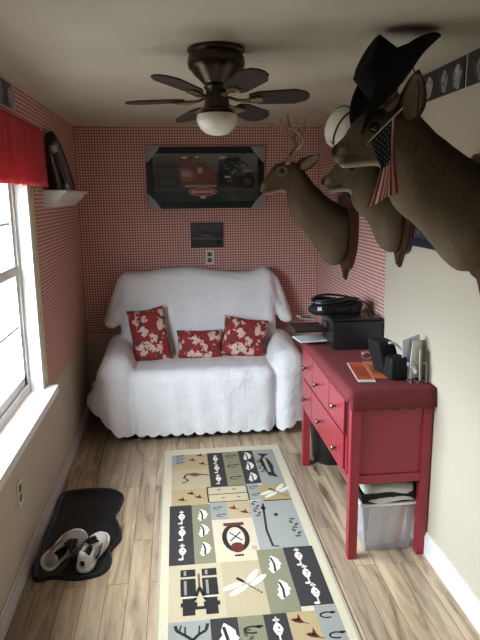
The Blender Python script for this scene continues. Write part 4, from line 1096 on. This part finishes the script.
# deer 3 (nearest)
deer(2.15, 1.68, dict(j=dict(chest=(.10, 0, .0), neck=(.265, 0, .115), poll=(.385, 0, .285), low=(.10, 0, -.09), skull=(.455, 0, .275), muz=(.592, 0, .217), jaw=(.44, 0, .215), chin=(.575, 0, .182)),
     rc=.175, rn=.135, rp=.095, turn0=.36, ear0=(-.012, .075, .035), ear=(-.005, .05, .155), open=(.25, .8, -.1), ew=.046,
     antler=[[(.05, .03, .07), (.03, .05, .10), (.0, .08, .13), (-.03, .09, .17)]]),
     'nearest mounted deer head on the right wall, wearing the black cowboy hat', (.21, .27, -.335), yaw=0)

# ---- black cowboy hat
def cowboy():
    c = Vector((1.535, 2.13, 2.125)); ax = Vector((-.76, -.05, .62)).normalized(); u_ = Vector((.62, -.02, .76)); u_ = (u_-ax*u_.dot(ax)).normalized(); v_ = ax.cross(u_)
    r = empty('cowboy_hat', (0, 0, 0), 'black felt cowboy hat tilted on the nearest deer head', 'hat')
    nr, ns = 16, 56; V = []; Fc = []
    def crownpt(t, a):     # t 0 base..1 centre
        A_, B_ = .098, .078
        hh = .135
        if t < .62: k = t/.62; s = 1-.16*k; h = hh*k
        else:
            k = (t-.62)/.38; s = .84*(1-k); h = hh*(1+.12*math.sin(min(k*2.2, PI/2)))-.028*k*k
            h += .015*math.cos(a)*(1-k)
        pinch = 1-.18*max(0, math.cos(a-PI))**4*(t > .4)
        return (A_*s*math.cos(a), B_*s*pinch*math.sin(a), h)
    for i in range(nr+1):
        for j in range(ns):
            a = 2*PI*j/ns; x, y, z = crownpt(i/nr, a); V.append(c+u_*x+v_*y+ax*z)
    for i in range(nr):
        for j in range(ns): k2 = (j+1) % ns; Fc.append((i*ns+j, i*ns+k2, (i+1)*ns+k2, (i+1)*ns+j))
    o = MB().add(V, Fc).build('crown', M['felt'], r, True); md = o.modifiers.new('t', 'SOLIDIFY'); md.thickness = .003
    V = []; Fc = []; nb = 10
    for i in range(nb+1):
        k = i/nb
        for j in range(ns):
            a = 2*PI*j/ns; A_ = .098+(.215-.098)*k; B_ = .078+(.155-.078)*k
            x, y = A_*math.cos(a), B_*math.sin(a)
            z = .085*k**1.6*abs(math.sin(a))**1.6-.022*k*abs(math.cos(a))**3
            y *= 1-.22*k*abs(math.sin(a))**2
            V.append(c+u_*x+v_*y+ax*z)
    for i in range(nb):
        for j in range(ns): k2 = (j+1) % ns; Fc.append((i*ns+j, i*ns+k2, (i+1)*ns+k2, (i+1)*ns+j))
    o = MB().add(V, Fc).build('brim', M['felt'], r, True); md = o.modifiers.new('t', 'SOLIDIFY'); md.thickness = .004
    MB().tube([c+u_*.100*math.cos(a)+v_*.080*math.sin(a)+ax*.012 for a in np.linspace(0, 2*PI, 41)[:-1]], .006, 8, True).build('hat_band', M['blackp'], r, True)
    MB().tube(spline([c+u_*.06+v_*-.06, Vector((1.585, 2.035, 2.10)), Vector((1.578, 2.02, 2.02)), Vector((1.572, 2.00, 1.93)), Vector((1.560, 1.985, 1.885))]), .0025, 6).build('chin_cord', M['blackp'], r, True)
cowboy()

# ---- white cap on deer 2's antlers
cap = empty('cap', (1.585, 2.96, 2.065), 'white rounded cap with black cord hanging from the middle deer antlers', 'hat', rot=(0, math.radians(28), math.radians(-55)))
def cap_sdf(P):
    d = ell(P, (0, 0, 0), (.085, .085, .105)); return smax(d, -.095-P[..., 2], .01)
V, Fc = nets(cap_sdf, (-.1, -.1, -.12), (.07, .1, .12), .005); npmesh('crown', smooth_v(V, Fc, 1), Fc, M['whitefelt'], cap)
MB().tube([(.03, .083*math.cos(a), .1015*math.sin(a)) for a in np.linspace(0, 2*PI, 33)[:-1]], .004, 8, True).build('edge_cord', M['blackp'], cap, True)
MB().tube([(.087*math.cos(a)*1.0, -.02, .107*math.sin(a)) for a in np.linspace(.9, 2.4, 15)], .003, 8).build('top_cord', M['blackp'], cap, True)
MB().prism(spline([(-.085, -.0), (-.06, .05), (0, .07), (.06, .05), (.085, 0), (.05, -.015), (-.05, -.015)], 5, True), 0, .004, lambda u, v, h: (.01+v*.75, u*.85, -.06-v*.35-h)).build('visor', M['whitefelt'], cap)

# ---- flag hanging from the nearest deer's ear
def flag():
    r = empty('flag', (0, 0, 0), 'small American flag on a thin stick hanging beside the nearest deer face', 'flag')
    y = 2.02
    S0, S1 = np.array([1.417, 1.926]), np.array([1.508, 2.012])
    def fn(s, t, h):
        s = float(s); t = float(t)
        top = S0+(S1-S0)*s
        l = np.array([np.interp(t, [0, .25, .45, .7, 1], [1.417, 1.437, 1.457, 1.438, 1.412]), np.interp(t, [0, .25, .45, .7, 1], [1.926, 1.878, 1.838, 1.775, 1.706])])
        rr = np.array([np.interp(t, [0, .3, .5, .8, 1], [1.508, 1.505, 1.507, 1.518, 1.524]), np.interp(t, [0, .3, .5, .8, 1], [2.012, 1.93, 1.875, 1.80, 1.758])])
        p = l+(rr-l)*s
        fold = .012*math.sin(s*9+1.2*t)*min(1, t*1.6+.2)
        return (p[0], y-.012-h+fold+.02*s, p[1]-.01*math.sin(s*9)*max(0, t-.7))
    A = Art(fn); n = 13; rows = 22
    for i in range(n):
        for q in range(2):
            for j in range(rows):
                s0, s1 = (i+q/2)/n, (i+(q+1)/2)/n; t0, t1 = j/rows, (j+1)/rows
                c = (.36, .03, .045) if i % 2 == 0 else (.62, .56, .52)
                if s1 <= 11/13+.01 and t1 <= .52: c = (.016, .018, .035)
                A.poly([(s0, t0), (s1, t0), (s1, t1), (s0, t1)], c)
                A.poly([(s0, t1), (s1, t1), (s1, t0), (s0, t0)], c, -.0012)
    for a in range(9):
        for b in range(6 if a % 2 == 0 else 5):
            s = .05+.068*(2*b+(a % 2)); t = .03+.46*(a+.5)/9
            pts = []
            for k in range(10):
                rr = (.020 if k % 2 == 0 else .009); an = 2*PI*k/10
                pts.append((s+rr*math.cos(an)*1.0, t+rr*.62*math.sin(an)))
            A.poly(pts, (.72, .70, .66), .0012)
    A.build('cloth', M['cloth'], r)
    MB().tube([(1.405, y-.014, 1.918), (1.53, y+.012, 2.032)], .0028, 8).build('stick', M['cream'], r, True)
    MB().lathe([(.001, -.006), (.005, 0), (.001, .006)], (1.404, y-.014, 1.917), 10).build('finial', M['brass'], r, True)
flag()
